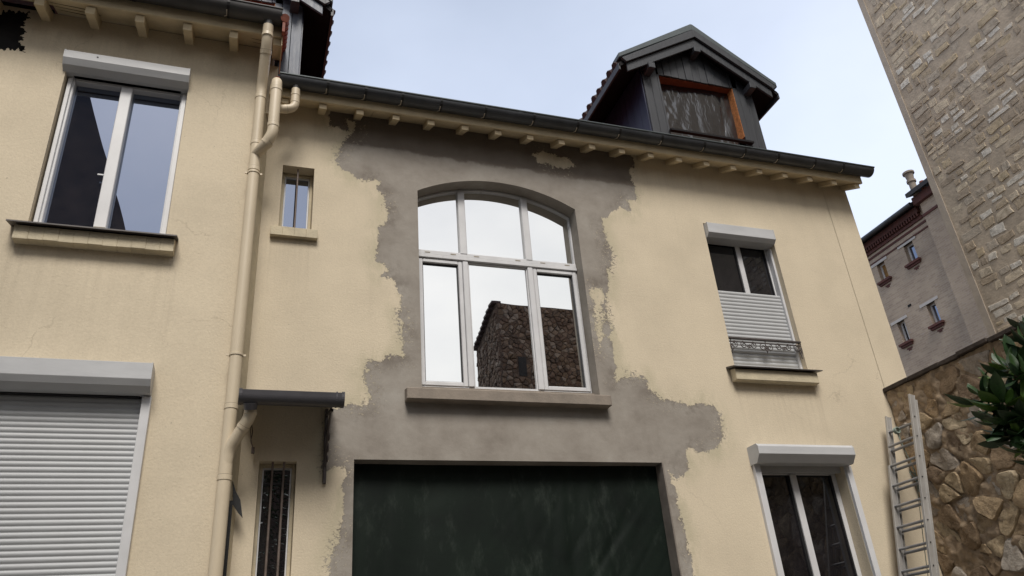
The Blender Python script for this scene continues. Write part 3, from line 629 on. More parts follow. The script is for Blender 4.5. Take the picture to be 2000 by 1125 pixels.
# ---- dormers
def dormer(dx, front_mat, label):
    X = lambda x: x + dx
    YF = .20; YR = .04; xl, xr, xc = 4.235, 5.825, 5.02; ZR = 9.045; EL, ER = 3.86, 6.12; EZ = 8.27
    sl = (ZR - EZ) / (xc - EL); slr = (ZR - EZ) / (ER - xc)
    rz = lambda x: ZR - (xc - x) * sl if x < xc else ZR - (x - xc) * slr
    T = .25    # cap + roof thickness (vertical)
    core = MB(); core.prism([(X(xl + .02), 7.0), (X(xr - .02), 7.0), (X(xr - .02), rz(xr) - T), (X(xc), ZR - T), (X(xl + .02), rz(xl) - T)], 'y', .46, 4.0)
    d_ = core.build('dormer', 'black_wood', house, label=label)
    # front boards
    n = 15; wb = (xr - xl) / n; o0, o1, oz0, oz1 = 4.475, 5.54, 7.30, 8.20
    for i in range(n):
        a, b = xl + i * wb + .0025, xl + (i + 1) * wb - .0025; off = .003 * ((i * 7) % 3 - 1)
        tops = [(X(b), rz(b) - T - .01)] + ([(X(xc), ZR - T - .01)] if a < xc < b else []) + [(X(a), rz(a) - T - .01)]
        def brd(a_, b_, z0, z1=None):
            t = tops if z1 is None else [(X(b_), z1), (X(a_), z1)]
            if z1 is None: t = [(min(p[0], X(b_)) if p[0] > X(a_) else X(a_), p[1]) for p in tops]
            MB().prism([(X(a_), z0), (X(b_), z0)] + t, 'y', YF + off, YF + .022 + off).build('board', front_mat, d_, bevel=.002)
        if b <= o0 or a >= o1: brd(a, b, 7.0)
        elif a < o0 < b: brd(a, o0, 7.0)if o0 - a > .02 else None; brd(a, b, oz1)
        elif a < o1 < b: brd(o1, b, 7.0) if b - o1 > .02 else None; brd(a, b, oz1)
        else: brd(a, b, oz1)
    # side cheeks of boards
    for s_, xx in ((-1, xl), (1, xr)):
        for k in range(14):
            y0 = YF + .024 + k * .15
            MB().box(X(xx) - .011, X(xx) + .011, y0, y0 + .147, max(6.9, roofz(y0) - .1), rz(xx) - T - .01).build('cheek_board', 'cheek', d_)
    # opening lining
    MB().box(X(o0 - .02), X(o1 + .02), YF + .026, YF + .15, oz1 - .004, oz1 + .02).build('lining', 'osb_red', d_, label='red-brown board lining the top of the opening')
    MB().box(X(o1 - .006), X(o1 + .02), YF + .005, YF + .125, 7.42, oz1 - .006).build('lining', 'osb', d_, label='orange chipboard lining the right of the opening')
    MB().box(X(o0 - .02), X(o0 + .006), YF + .026, YF + .15, 7.3, oz1 - .006).build('lining', 'osb', d_)
    MB().box(X(o0 - .02), X(o1 + .07), YF - .05, YF - .004, 7.295, 7.322).build('sill', 'black_wood', d_)
    # roof slabs, dark below
    for s_ in (-1, 1):
        e = EL if s_ < 0 else ER
        MB().prism([(X(xc), ZR - .14), (X(xc), ZR - .20), (X(e), rz(e) - .19), (X(e), rz(e) - .13)], 'y', YR + .03, 3.0).build('roof_slab', 'black_wood', d_)
        MB().prism([(X(xc), ZR - .02), (X(xc), ZR - .137), (X(e - s_ * .01), rz(e) - .127), (X(e - s_ * .01), rz(e) - .05)], 'y', YR + .18, 3.0).build('roof_covering', 'dark_tile', d_)
        # zinc verge: upper rolled band and lower face
        MB().prism([(X(xc), ZR), (X(xc), ZR - .115), (X(e + s_ * .0), rz(e) - .075), (X(e + s_ * .0), rz(e))], 'y', YR, YR + .17).build('verge_flashing', 'zinc_cap', d_, bevel=.01)
        MB().prism([(X(xc), ZR - .117), (X(xc), ZR - .245), (X(e - s_ * .085), rz(e - s_ * .085) - .19), (X(e - s_ * .03), rz(e) - .08)], 'y', YR - .012, YR + .02).build('verge_face', 'slate_board', d_, bevel=.003)
        # barge board
        MB().prism([(X(xc), ZR - .25), (X(xc), ZR - .385), (X(e - s_ * .10), rz(e - s_ * .10) - .32), (X(e - s_ * .10), rz(e - s_ * .10) - .195)], 'y', YR + .022, YR + .05).build('barge_board', front_mat if dx == 0 else 'slate_left', d_, bevel=.004)
        # eave tiles seen end on
        t = MB().tube([(0, 0, 0), (-s_ * .16, 0, .16 * (sl if s_ < 0 else slr))], .052, 8).mesh('roof_tile', True)
        for k in range(12):
            link('roof_tile', t, d_, (X(e) + s_ * .012, YR + .12 + k * .155, rz(e) - .115 + .006 * ((k * 5) % 3 - 1)), MT['dark_tile'])
        MB().box(X(e) - .012, X(e) + .012, YR + .03, 2.6, rz(e) - .235, rz(e) - .145).build('eave_board', 'slate_board', d_)
    for x, z in ((xc, ZR - .40), (4.30, rz(4.30) - .345), (5.735, rz(5.735) - .345)):
        MB().box(X(x) - .045, X(x) + .045, YR + .0, .46, z - .09, z).build('purlin_end', 'slate_board', d_, bevel=.006)
    return d_
dormer(0, 'slate_board', 'slate-grey boarded dormer above the right of the gutter, opening sheeted with black film')
dormer(-5.625, 'slate_left', 'blue-grey boarded dormer cut off by the top of the picture')
# black film sheeting the opening: a thing of its own
def film(dx, label, parent_label):
    nx, nz = 90, 60; vs = []; fs = []; rnd = random.Random(4)
    fold = [(rnd.uniform(4.5, 5.5), rnd.uniform(.02, .10), rnd.uniform(-.9, .7), rnd.uniform(.002, .007)) for _ in range(13)]
    for j in range(nz + 1):
        for i in range(nx + 1):
            u, v = i / nx, j / nz; x = 4.478 + u * 1.058; z = 7.31 + v * .89; y = .325 + .02 * math.sin(3 * u + 2 * v)
            for c, wd, k, a in fold:
                q = (x - c - k * (z - 7.7)) / wd; y += a * math.exp(-q * q) * (1 if z < 7.95 else .6)
            y = min(y, .44); vs.append((x + dx, y, z))
    for j in range(nz):
        for i in range(nx): k = j * (nx + 1) + i; fs.append((k, k + 1, k + nx + 2, k + nx + 1))
    me = bpy.data.meshes.new('plastic_sheet'); me.from_pydata(vs, [], fs); me.polygons.foreach_set('use_smooth', [True] * len(fs))
    o = link('plastic_sheet', me, None, mat=MT['film'], label=label, category='plastic sheet')
film(0, 'shiny black crinkled plastic sheet stretched over the right dormer opening', '')

# ================================================================== tarpaulin in the garage opening
def tarp():
    nx, nz = 130, 120; vs = []; fs = []
    rnd = random.Random(9); F = []
    for _ in range(26): F.append((rnd.uniform(2.5, 4.6), rnd.uniform(.012, .05), rnd.uniform(.55, 1.1), rnd.uniform(.001, .0045)))
    G = [(rnd.uniform(.8, 3.4), rnd.uniform(.03, .12), rnd.uniform(-.15, .25), rnd.uniform(.002, .008)) for _ in range(14)]
    for j in range(nz + 1):
        for i in range(nx + 1):
            x = .802 + 2.701 * i / nx; z = 3.262 * j / nz
            y = .135 + .012 * math.sin(2.1 * x + 1) * math.sin(1.3 * z) - .05 * max(0, (z - 3.1)) 
            wr = max(0, min(1, (x - 1.9) / 1.2)) * max(0, min(1, (3.2 - z) / .5))
            for c, wd, k, a in F:
                q = (x - c + k * (3.1 - z) * -1 + 1.0 * 0) / wd; q = ((x - k * (z - 2.3)) - (c - 1.0)) / wd; y += wr * a * math.exp(-q * q)
            for c, wd, k, a in G:
                q = (x - c - k * (z - 2.5)) / wd; y += a * math.exp(-q * q)
            vs.append((x, min(y, .28), z))
    for j in range(nz):
        for i in range(nx): k = j * (nx + 1) + i; fs.append((k, k + 1, k + nx + 2, k + nx + 1))
    me = bpy.data.meshes.new('tarpaulin'); me.from_pydata(vs, [], fs); me.polygons.foreach_set('use_smooth', [True] * len(fs))
    link('tarpaulin', me, None, mat=MT['tarp'], label='dark green tarpaulin closing off the wide garage opening', category='tarpaulin')
tarp()

# ================================================================== LEFT HOUSE
lh = thing('house', 'cream stuccoed house standing forward at the left, with a closed white shutter below', 'house', (-3, -.15, 0))
LY = -.15
LWH = (-1.727, -.752, 5.035, 6.79); LSH = (-2.62, -.74, .8, 3.75)
HOLE = [(-2.9, 7.06), (-2.328, 7.134), (-2.1, 7.163), (-2.128, 7.002), (-2.10, 6.92), (-2.116, 6.795), (-2.07, 6.76), (-2.056, 6.715), (-2.12, 6.722), (-2.187, 6.707), (-2.243, 6.70), (-2.5, 6.73), (-2.9, 6.7)]
def in_hole(x, z):
    if not (-3 < x < -2): return False
    zz = z + .012 * math.sin(90 * x) + .01 * math.sin(171 * x + 2); xx = x + .012 * math.sin(75 * z) + .008 * math.sin(190 * z)
    return bool(sdf(np.array([(xx, zz)]), HOLE)[0] > 0)
def soot(x, z): return -2.56 < x < -1.95 and 6.6 < z < 7.2
me = wall_grid(-5, -.09, 0, 7.2, .03, [(*LWH, .19, 0), (*LSH, .05, 0), (-2.56, -1.95, 6.6, 7.2, 0, 0)], LY, False)
me.materials.append(MT['facade']); link('wall', me, lh)
me = wall_grid(-2.56, -1.95, 6.6, 7.2, .008, [], LY, False, None, in_hole)
me.materials.append(MT['facade']); link('broken_wall', me, lh, label='broken patch of wall with a black hole under the eave')
mb = MB(); mb.add([(-.09, LY, 0), (-.09, LY, 7.2), (-.04, .0, 7.2), (-.04, .0, 0)], [(0, 1, 2, 3)]); mb.box(-.16, -.05, .01, 6.9, 0, 7.2)
mb.build('side_wall', 'sill_paint', lh, label='narrow return of the wall beside the downpipe, its shade painted in greyer')  # shade on the return is painted in as a greyer coat
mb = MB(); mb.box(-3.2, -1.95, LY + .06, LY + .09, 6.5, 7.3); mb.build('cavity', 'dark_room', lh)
mb = MB(); mb.box(-5, -.1, 6.8, 6.9, 0, 7.2); mb.box(-5, -4.98, LY, 6.9, 0, 7.2); mb.build('rear_wall', 'cream', lh)
# eave of the left house
MB().box(-.088, .0, LY + .03, -.001, 6.45, 7.03).build('gable_foot', 'cream', lh)
LS = .40; lz = lambda y: 7.10 + LS * (y + .42)       # rafter tops
for i, x in enumerate((-3.12, -2.735, -2.35, -1.965, -1.58, -1.19, -.80, -.41, -.03)):
    MB().prism([(-.42, 7.01), (LY + .02, 7.10), (LY + .02, lz(LY + .02) - .002), (-.42, lz(-.42) - .002)], 'x', x - .037, x + .037).build('rafter', 'cream_paint', lh, bevel=.004)
ed = [-5, -3.6, -2.36, -1.9, -.42, .01]
for k, (a, b) in enumerate(zip(ed, ed[1:])):
    if k == 2: continue           # a board is broken away over the hole
    MB().prism([(-.42, lz(-.42)), (LY + .01, lz(LY + .01)), (LY + .01, lz(LY + .01) + .02), (-.42, lz(-.42) + .02)], 'x', a + .002, b - .002).build('soffit_board', 'cream_paint', lh)
for k, (a, b, s0) in enumerate(((-2.36, -1.9, .0),)):
    MB().prism([(-.42, lz(-.42)), (-.30, lz(-.30)), (-.30, lz(-.30) + .02), (-.42, lz(-.42) + .02)], 'x', a, b).build('soffit_board', 'cream_paint', lh, label='broken soffit board over the black hole')
crk = MB()
for (x0, y0, x1, y1) in ((-1.92, -.36, -1.62, -.34), (-1.9, -.30, -1.55, -.27), (-1.88, -.24, -1.66, -.22), (-.27, -.33, -.12, -.31), (-.26, -.25, -.10, -.235), (-.20, -.21, -.10, -.20)):
    crk.add([(x0, y0, lz(y0) - .003), (x0 + .02, y0 + .008, lz(y0 + .008) - .003), (x1, y1 + .012, lz(y1 + .012) - .003), (x1 + .03, y1, lz(y1) - .003)], [(0, 1, 2, 3)])
crk.build('crack', 'dark_room', lh)
MB().box(-5, .01, -.45, -.422, 7.09, 7.22).build('fascia', 'cream_paint', lh, bevel=.004)
gl = gutter(lh, -5, -.005, -.535, 7.262, .095, 'zinc_old', [-3.4, -2.7, -2.0, -1.25, -.47], [-1.6], True)
MB().tube([(-.115, -.52, 7.19), (-.118, -.52, 7.13)], .04, 16, rr=[.05, .042]).build('gutter_outlet', 'zinc_old', lh, smooth=True)
lr_ = lambda y: 7.24 + LS * 1.2 * (y + .45)
MB().prism([(-.50, lr_(-.5)), (3.5, lr_(3.5)), (7.2, lr_(-.2)), (7.2, lr_(-.2) + .06), (3.5, lr_(3.5) + .06), (-.50, lr_(-.5) + .05)], 'x', -5, .0).build('roof', 'terracotta', lh)
t = MB().tube([(0, 0, 0), (0, .17, .17 * LS * 1.2)], .04, 10, rr=[.040, .030]).mesh('verge_tile', True)
for k in range(16):
    y = -.60 + k * .115; link('verge_tile', t, lh, (.022, y, lr_(y) + .02), MT['terracotta'])
MB().prism([(-.58, lr_(-.58) - .14), (2.5, lr_(2.5) - .14), (2.5, lr_(2.5) + .03), (-.58, lr_(-.58) + .03)], 'x', .004, .028).build('verge_flank', 'terracotta', lh, label='terracotta flank of the roof edge beside the dormer')
MB().prism([(-.46, 6.98), (0, 7.05), (0, 7.30), (-.46, 7.16)], 'x', .006, .016).build('verge_board', 'cream_paint', lh)
# upper window
wf = MB(); frame_rect(wf, -1.715, -.757, 5.04, 6.60, .056, -.07, .02); wf.box(-1.296, -1.205, -.085, .02, 5.09, 6.545)
w1 = wf.build('window', 'pvc', lh, bevel=.005, label='large upper left window, left pane dark, right pane mirroring blue sky')
pane(w1, -1.665, -1.297, 5.095, 6.545, -.005, 'glass_blue'); pane(w1, -1.204, -.812, 5.095, 6.545, -.005, 'glass_blue')
MB().box(-1.345, -1.30, -.068, -.060, 5.60, 5.612).build('handle', 'pvc', w1)
sh = make_shutter(lh, 'rolled-up white shutter of the upper left window', -1.745, -.752, [(-.05, 6.775), (-.235, 6.735), (-.235, 6.655), (-.205, 6.60), (-.15, 6.565), (-.05, 6.565)],
                  [(-1.712, -1.680, -.090, -.072, 5.04, 6.56), (-.80, -.762, -.090, -.072, 5.04, 6.56)])
MB().tube([(-1.49, -.237, 6.70), (-1.49, -.234, 6.70)], .008, 8).build('rivet', 'seal', sh)
MB().box(-1.67, -.815, -.11, -.075, 6.565, 6.62).build('bottom_bar', 'seal', sh)
MB().prism([(-.29, 4.955), (-.29, 4.966), (-.05, 5.045), (-.05, 5.028), (LY, 4.99)], 'x', -1.83, -.655).build('sill_flashing', 'zinc_sill', lh)
for i in range(11):
    a = -1.78 + i * 1.108 / 11
    MB().prism([(-.24, 4.84 + .002 * (i % 3)), (LY, 4.84), (LY, 4.987), (-.24 + .002 * (i % 2), 4.955)], 'x', a, a + .1002).build('sill_brick', 'sill_paint', lh, bevel=.002)
# lower shutter, fully down
sh = make_shutter(lh, 'fully closed white roller shutter at lower left', -2.70, -.690, [(LY, 3.868), (-.31, 3.868), (-.31, 3.745), (-.285, 3.70), (-.235, 3.665), (LY, 3.665)],
                  [(-.742, -.680, -.185, -.10, .8, 3.66), (-2.68, -2.62, -.185, -.10, .8, 3.66)])
for i in range(73): slat(-2.618, -.744, -.125, .82 + i * .0389, .0389, sh)
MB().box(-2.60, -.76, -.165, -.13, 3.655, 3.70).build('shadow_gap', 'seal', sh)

# ================================================================== downpipes
dp = thing('downpipe', 'cream plastic downpipe with elbows where the two houses meet', 'downpipe', (-.13, -.25, 0))
PR = .047
def pipe(pts, r=PR, name='pipe', mat='pipe', rad=.07): return MB().tube(smooth_path(pts, rad), r, 20).build(name, mat, dp, smooth=True)
MPX, MPY = -.130, -.26
pipe([(MPX, MPY, 0.1), (MPX, MPY, 6.60), (-.118, -.50, 6.98), (-.118, -.52, 7.13)], name='main_pipe')
pipe([(.0, -.34, 6.66), (-.003, -.40, 6.70), (-.003, -.40, 6.20), (-.003, -.40, 6.00), (-.06, -.36, 5.90), (MPX, MPY, 5.86)][2:], name='branch_pipe')
pipe([(-.003, -.25, 6.60), (-.003, -.40, 6.62), (-.003, -.40, 6.15)], name='branch_pipe', rad=.09)
pipe([(.168, -.30, 6.62), (.168, -.30, 6.40), (.04, -.31, 6.36), (-.003, -.36, 6.36)], r=.039, name='branch_pipe')
pipe([(.004, -.42, 3.55), (.006, -.40, 3.46), (-.06, -.33, 3.35), (MPX + .012, MPY - .015, 3.25), (MPX, MPY, 3.12)], r=.043, name='canopy_branch', rad=.05)
def collar(p, axis, r=PR + .004, h=.018, mat='pipe'):
    p = Vector(p); a = Vector(axis).normalized()
    c = MB().tube([p - a * h, p + a * h], r, 20).build('collar', mat, dp, smooth=True)
    MB().tube([p + a * (h + .001), p + a * (h + .0035)], r - .0025, 20).build('joint_line', 'pipe_joint', c, smooth=True)
for z in (6.50, 5.98, 5.70, 5.0 - 1.43, 3.05): collar((MPX, MPY, z), (0, 0, 1))
collar((-.003, -.40, 6.50), (0, 0, 1)); collar((-.003, -.40, 6.09), (0, 0, 1)); collar((-.118, -.507, 7.02), (0, .05, 1)); collar((-.12, -.44, 6.885), (0, -.5, .8))
collar((.168, -.30, 6.555), (0, 0, 1), .042, .012); collar((.168, -.30, 6.47), (0, 0, 1), .042, .012); collar((.09, -.305, 6.375), (1, 0, .3), .042, .01)
collar((-.045, -.365, 5.925), (.8, -.4, .8)); collar((-.035, -.357, 3.392), (.66, -.6, 1.0), .046, .012); collar((.0055, -.405, 3.478), (0, 0, 1), .046, .01)
for z in (5.66, 3.98, 1.6):
    c = MB().tube([(MPX, MPY, z - .008), (MPX, MPY, z + .008)], PR + .006, 20).build('pipe_clamp', 'pipe', dp, smooth=True)
    MB().box(MPX - .070, MPX + .070, MPY - .006, MPY + .006, z - .008, z + .008).build('clamp_lug', 'pipe', c)
    MB().box(MPX - .006, MPX + .006, MPY, LY - .001, z - .006, z + .006).build('clamp_stem', 'pipe_joint', c)

# ================================================================== door canopy
ca = thing('door_canopy', 'small door canopy with dark grey gutter and scrolled iron bracket left of the garage', 'canopy', (.3, 0, 3.6))
gp = MB(); r_ = .06; n = 12; yc, zc0 = -.46, 3.585
pts = [(yc + r_ * math.cos(math.pi + math.pi * k / n), zc0 + r_ * math.sin(math.pi + math.pi * k / n)) for k in range(n + 1)]
pts += [(yc + r_, zc0 + .035), (yc + r_ - .005, zc0 + .035)] + [(yc + (r_ - .004) * math.cos(2 * math.pi - math.pi * k / n), zc0 + (r_ - .004) * math.sin(2 * math.pi - math.pi * k / n)) for k in range(n + 1)] + [(yc - r_ + .005, zc0 + .035), (yc - r_ - .004, zc0 + .03)]
gp.prism(pts, 'x', -.078, .650); gg = gp.build('gutter', 'pvc_grey', ca, smooth=True)
cap = [(yc + (r_ + .003) * math.cos(math.pi + math.pi * k / n), zc0 + (r_ + .003) * math.sin(math.pi + math.pi * k / n)) for k in range(n + 1)] + [(yc + r_ + .003, zc0 + .038), (yc - r_ - .003, zc0 + .038)]
for a, b in ((-.083, -.060), (.634, .656), (.594, .604)): MB().prism(cap, 'x', a, b).build('end_cap', 'pvc_grey', gg)
MB().tube([(.0, -.46, 3.54), (.003, -.44, 3.495)], .05, 16, rr=[.052, .046]).build('outlet', 'pvc_grey', ca, smooth=True)
MB().prism([(-.43, 3.605), (-.003, 3.70), (-.003, 3.708), (-.43, 3.613)], 'x', -.05, .62).build('canopy_sheet', 'pvc_grey', ca)
MB().box(-.04, .62, -.02, -.001, 3.69, 3.72).build('wall_rail', 'pvc_grey', ca)
MB().box(.566, .590, -.03, -.001, 3.07, 3.66).build('bracket_post', 'iron', ca, bevel=.003)
MB().prism([(-.41, 3.53), (-.03, 3.62), (-.03, 3.60), (-.41, 3.51)], 'x', .568, .588).build('bracket_arm', 'iron', ca)
MB().tube([(.578, -.03 - .30 * (i / 10) ** 1.0, 3.20 + .36 * (i / 10) ** .6) for i in range(11)], .008, 6).build('bracket_brace', 'iron', ca, smooth=True)
for (cy, cz, r0) in ((-.07, 3.50, .05), (-.12, 3.40, .04), (-.06, 3.33, .045), (-.05, 3.25, .03)):
    MB().tube([(.590, cy + r0 * (1 - i / 20) * math.cos(i * .55), cz + r0 * (1 - i / 20) * math.sin(i * .55)) for i in range(17)], .006, 6).build('scroll', 'iron', ca, smooth=True)
cb_ = MB(); cb_.tube(smooth_path([(.02, -.06, 3.52), (.035, -.06, 3.44), (.022, -.06, 3.38), (.045, -.06, 3.33)], .03), .004, 6)
cb_.tube(smooth_path([(.02, -.06, 3.52), (.015, -.06, 3.45), (.03, -.06, 3.37), (.045, -.06, 3.33)], .03), .003, 6); cb_.box(.034, .058, -.07, -.05, 3.285, 3.33)
o = cb_.build('cable', 'bar', None); o['label'] = 'short loose cable with a plug hanging under the door canopy'; o['category'] = 'cable'
fin = thing('metal_panel', 'dark pointed metal panel sticking out behind the downpipe', 'metal panel', (-.06, -.1, 2.8))
MB().prism([(-.076, 3.065), (-.045, 2.985), (-.012, 2.93), (.012, 2.805), (-.02, 2.84), (-.062, 2.90)], 'y', -.12, -.108).build('blade', 'bracket', fin)
MB().box(-.088, -.062, -.145, -.115, 1.5, 2.92).build('stem', 'bracket', fin)

# ================================================================== stones
def stone_from_poly(poly, depth, rnd, chamf=.22, rough=.006):
    """poly in (u,v) round 0,0; returns MB in (u,v,out)"""
    P2 = []
    n = len(poly)
    for i in range(n):
        a, b = poly[i], poly[(i + 1) % n]; P2.append(a)
        L_ = math.hypot(b[0] - a[0], b[1] - a[1])
        if L_ > .06: P2.append(((a[0] + b[0]) / 2 + rnd.uniform(-1, 1) * rough, (a[1] + b[1]) / 2 + rnd.uniform(-1, 1) * rough))
    n = len(P2); k = 1 - chamf
    v = [(p[0], p[1], -.02) for p in P2] + [(p[0] * (1 - chamf * .25), p[1] * (1 - chamf * .25), depth * rnd.uniform(.45, .7)) for p in P2] + [(p[0] * k, p[1] * k, depth * rnd.uniform(.8, 1.15)) for p in P2]
    v.append((0, 0, depth * rnd.uniform(.95, 1.2)))
    f = [(i, (i + 1) % n, n + (i + 1) % n, n + i) for i in range(n)] + [(n + i, n + (i + 1) % n, 2 * n + (i + 1) % n, 2 * n + i) for i in range(n)]
    f += [(2 * n + i, 2 * n + (i + 1) % n, 3 * n) for i in range(n)]
    return v, f
def rect_poly(w_, h_, rnd, j=.16):
    a, b = w_ / 2, h_ / 2; c = min(a, b) * rnd.uniform(.15, .5); J = lambda s: rnd.uniform(-j, j) * s
    pts = [(-a + c * rnd.random(), -b), (a - c * rnd.random(), -b), (a, -b + c * rnd.random()), (a, b - c * rnd.random()), (a - c * rnd.random(), b), (-a + c * rnd.random(), b), (-a, b - c * rnd.random()), (-a, -b + c * rnd.random())]
    return [(p[0] + J(b), p[1] + J(b)) for p in pts]
# ---- tall gable at the right, plane x = 8.5 facing left
TX = 8.5; TE = .305
tall = thing('building', 'tall stone-walled building rising at the right edge, gable of squared rubble', 'building', (TX, -3, 0))
MB().box(TX, TX + 6, -8, TE, 0, 14.5).build('wall', 'mortar_tall', tall)
MB().prism([(TX - .012, TE + .01), (TX - .012, TE - .085), (TX + .1, TE - .085), (TX + .1, TE + .01)], 'z', 0, 14.5).build('corner_render', 'edge_cement', tall)
rnd = random.Random(21); var = []
for k in range(26):
    w_ = .15; h_ = .075; v, f = stone_from_poly(rect_poly(w_, h_, rnd, .30), .007, rnd, .10, .008)
    var.append(MB().add([(-p[2], -p[0], p[1]) for p in v], f))       # out = -x
meshes = [m_.mesh('stone') for m_ in var]
for m_ in meshes: m_.materials.append(MT['stone_tall'])
cand = []; z = 3.2
while z < 12.5:
    hh = rnd.uniform(.075, .145); y = TE - .11 - rnd.uniform(0, .08)
    while y > -4.2:
        ww = rnd.choice((.09, .12, .15, .19, .25)) * rnd.uniform(.85, 1.15); g_ = rnd.uniform(.02, .06)
        if rnd.random() < .83:
            cand.append((y - ww / 2, z + hh / 2 + rnd.uniform(-.008, .008), ww, hh - rnd.uniform(.022, .04), rnd.uniform(-.05, .05)))
        y -= ww + g_
    z += hh
def vis(c):
    px, py = project((TX, c[0], c[1])); edge = 1676 + .404 * py
    lim = 1728 + (765 - py) / .496 if py > 560 else 0
    return -10 < px < 2010 and -10 < py < 700 and (px > edge - 5)
cv = [c for c in cand if vis(c)]; cv.sort(key=lambda c: -(c[2] * c[3]) / ((c[0] + 6) ** 2 + (c[1] - 1.6) ** 2 + 72)); first = cv[:300]; fs_ = set(map(id, first))
for c in first:
    o = link('stone', meshes[rnd.randrange(26)], tall, (TX + .004 - rnd.uniform(0, .008), c[0], c[1])); o.scale = (rnd.uniform(.6, 1.3), c[2] / .15, c[3] / .075); o.rotation_euler = (c[4], 0, 0)
mb = MB()
for c in cand:
    if id(c) in fs_: continue
    m_ = var[rnd.randrange(26)]; sy, sz = c[2] / .15, c[3] / .075
    mb.add([(TX + p[0], c[0] + p[1] * sy, c[1] + p[2] * sz) for p in m_.v], m_.f)
o = mb.build('small_stones', 'stone_tall_i', tall); o['kind'] = 'stuff'

# ---- boundary wall of rubble, plane x = 6.28
BX = 6.28; BT = 4.045
bw = thing('boundary_wall', 'old ochre rubble-stone garden wall meeting the house behind the ladder', 'wall', (BX, -2.5, 0))
def mortar_sheet(x, y0, y1, z0, z1, step, amp, name, mat, parent):
    from mathutils import noise as mn
    ny = int((y1 - y0) / step); nz = int((z1 - z0) / step); vs = []; fs = []
    for j in range(nz + 1):
        for i in range(ny + 1):
            y = y0 + (y1 - y0) * i / ny; z = z0 + (z1 - z0) * j / nz
            vs.append((x - amp * mn.fractal(Vector((y * 9, z * 9, 1)), .9, 2, 4), y, z))
    for j in range(nz):
        for i in range(ny): k = j * (ny + 1) + i; fs.append((k, k + 1, k + ny + 2, k + ny + 1))
    me = bpy.data.meshes.new(name); me.from_pydata(vs, [], fs); me.polygons.foreach_set('use_smooth', [True] * len(fs))
    return link(name, me, parent, mat=MT[mat])
MB().box(BX + .06, BX + .45, -7, -.001, 0, BT - .02).build('core', 'mortar_low', bw)
mortar_sheet(BX, -3.2, -.001, 1.2, BT - .01, .018, .030, 'mortar_face', 'mortar_low', bw)
def voronoi(y0, y1, z0, z1, sy, sz, rnd, jit=.42):
    pts = []; j = 0; z = z0 + sz / 2
    while z < z1:
        y = y0 + (sy / 2 if j % 2 else 0); 
        while y < y1 + sy: pts.append((y + rnd.uniform(-jit, jit) * sy, z + rnd.uniform(-jit, jit) * sz)); y += sy
        z += sz; j += 1
    out = []
    for i, p in enumerate(pts):
        if not (y0 <= p[0] <= y1 and z0 <= p[1] <= z1): continue
        poly = [(max(y0, p[0] - sy * 1.6), max(z0, p[1] - sz * 1.6)), (min(y1, p[0] + sy * 1.6), max(z0, p[1] - sz * 1.6)), (min(y1, p[0] + sy * 1.6), min(z1, p[1] + sz * 1.6)), (max(y0, p[0] - sy * 1.6), min(z1, p[1] + sz * 1.6))]
        for k, q in enumerate(pts):
            if k == i or abs(q[0] - p[0]) > 3 * sy or abs(q[1] - p[1]) > 3 * sz: continue
            mx_, mz_ = (p[0] + q[0]) / 2, (p[1] + q[1]) / 2; nx_, nz_ = q[0] - p[0], q[1] - p[1]; new = []
            for a, b in zip(poly, poly[1:] + poly[:1]):
                da = (a[0] - mx_) * nx_ + (a[1] - mz_) * nz_; db = (b[0] - mx_) * nx_ + (b[1] - mz_) * nz_
                if da <= 0: new.append(a)
                if da * db < 0: t_ = da / (da - db); new.append((a[0] + (b[0] - a[0]) * t_, a[1] + (b[1] - a[1]) * t_))
            poly = new
            if not poly: break
        if len(poly) >= 3:
            cx = sum(a[0] for a in poly) / len(poly); cz = sum(a[1] for a in poly) / len(poly); out.append((cx, cz, [(a[0] - cx, a[1] - cz) for a in poly]))
    return out
rnd = random.Random(33)
from mathutils import noise as mnoise
def rough_stone(poly, dep, seed):
    """boulder face: subdivided outline, several rings, knobbly"""
    P2 = []
    for a, b in zip(poly, poly[1:] + poly[:1]):
        n = max(1, int(math.hypot(b[0] - a[0], b[1] - a[1]) / .035)); P2 += [(a[0] + (b[0] - a[0]) * i / n, a[1] + (b[1] - a[1]) * i / n) for i in range(n)]
    # knock the corners off
    for _ in range(1): P2 = [((P2[i - 1][0] + 2 * P2[i][0] + P2[(i + 1) % len(P2)][0]) / 4, (P2[i - 1][1] + 2 * P2[i][1] + P2[(i + 1) % len(P2)][1]) / 4) for i in range(len(P2))]
    n = len(P2); v = []; f = []; rings = ((1.02, -.03), (1.0, .45), (.94, .90), (.72, 1.0), (.36, 1.02))
    for k, (s_, h) in enumerate(rings):
        for p in P2:
            q = Vector((p[0] * s_ * 11, p[1] * s_ * 11, seed)); w_ = mnoise.fractal(q, 1.0, 2, 4)
            e = 1 + .10 * mnoise.noise(q * .9 + Vector((7, 3, 1)))
            v.append((p[0] * s_ * e, p[1] * s_ * e, (dep * h if h > 0 else h) + (w_ * .018 if k else 0)))
    v.append((0, 0, dep * 1.05 + .01 * mnoise.noise(Vector((0, 0, seed)))))
    for k in range(len(rings) - 1):
        for i in range(n): f.append((k * n + i, k * n + (i + 1) % n, (k + 1) * n + (i + 1) % n, (k + 1) * n + i))
    m_ = len(rings) - 1
    f += [(m_ * n + i, m_ * n + (i + 1) % n, len(v) - 1) for i in range(n)]
    return v, f
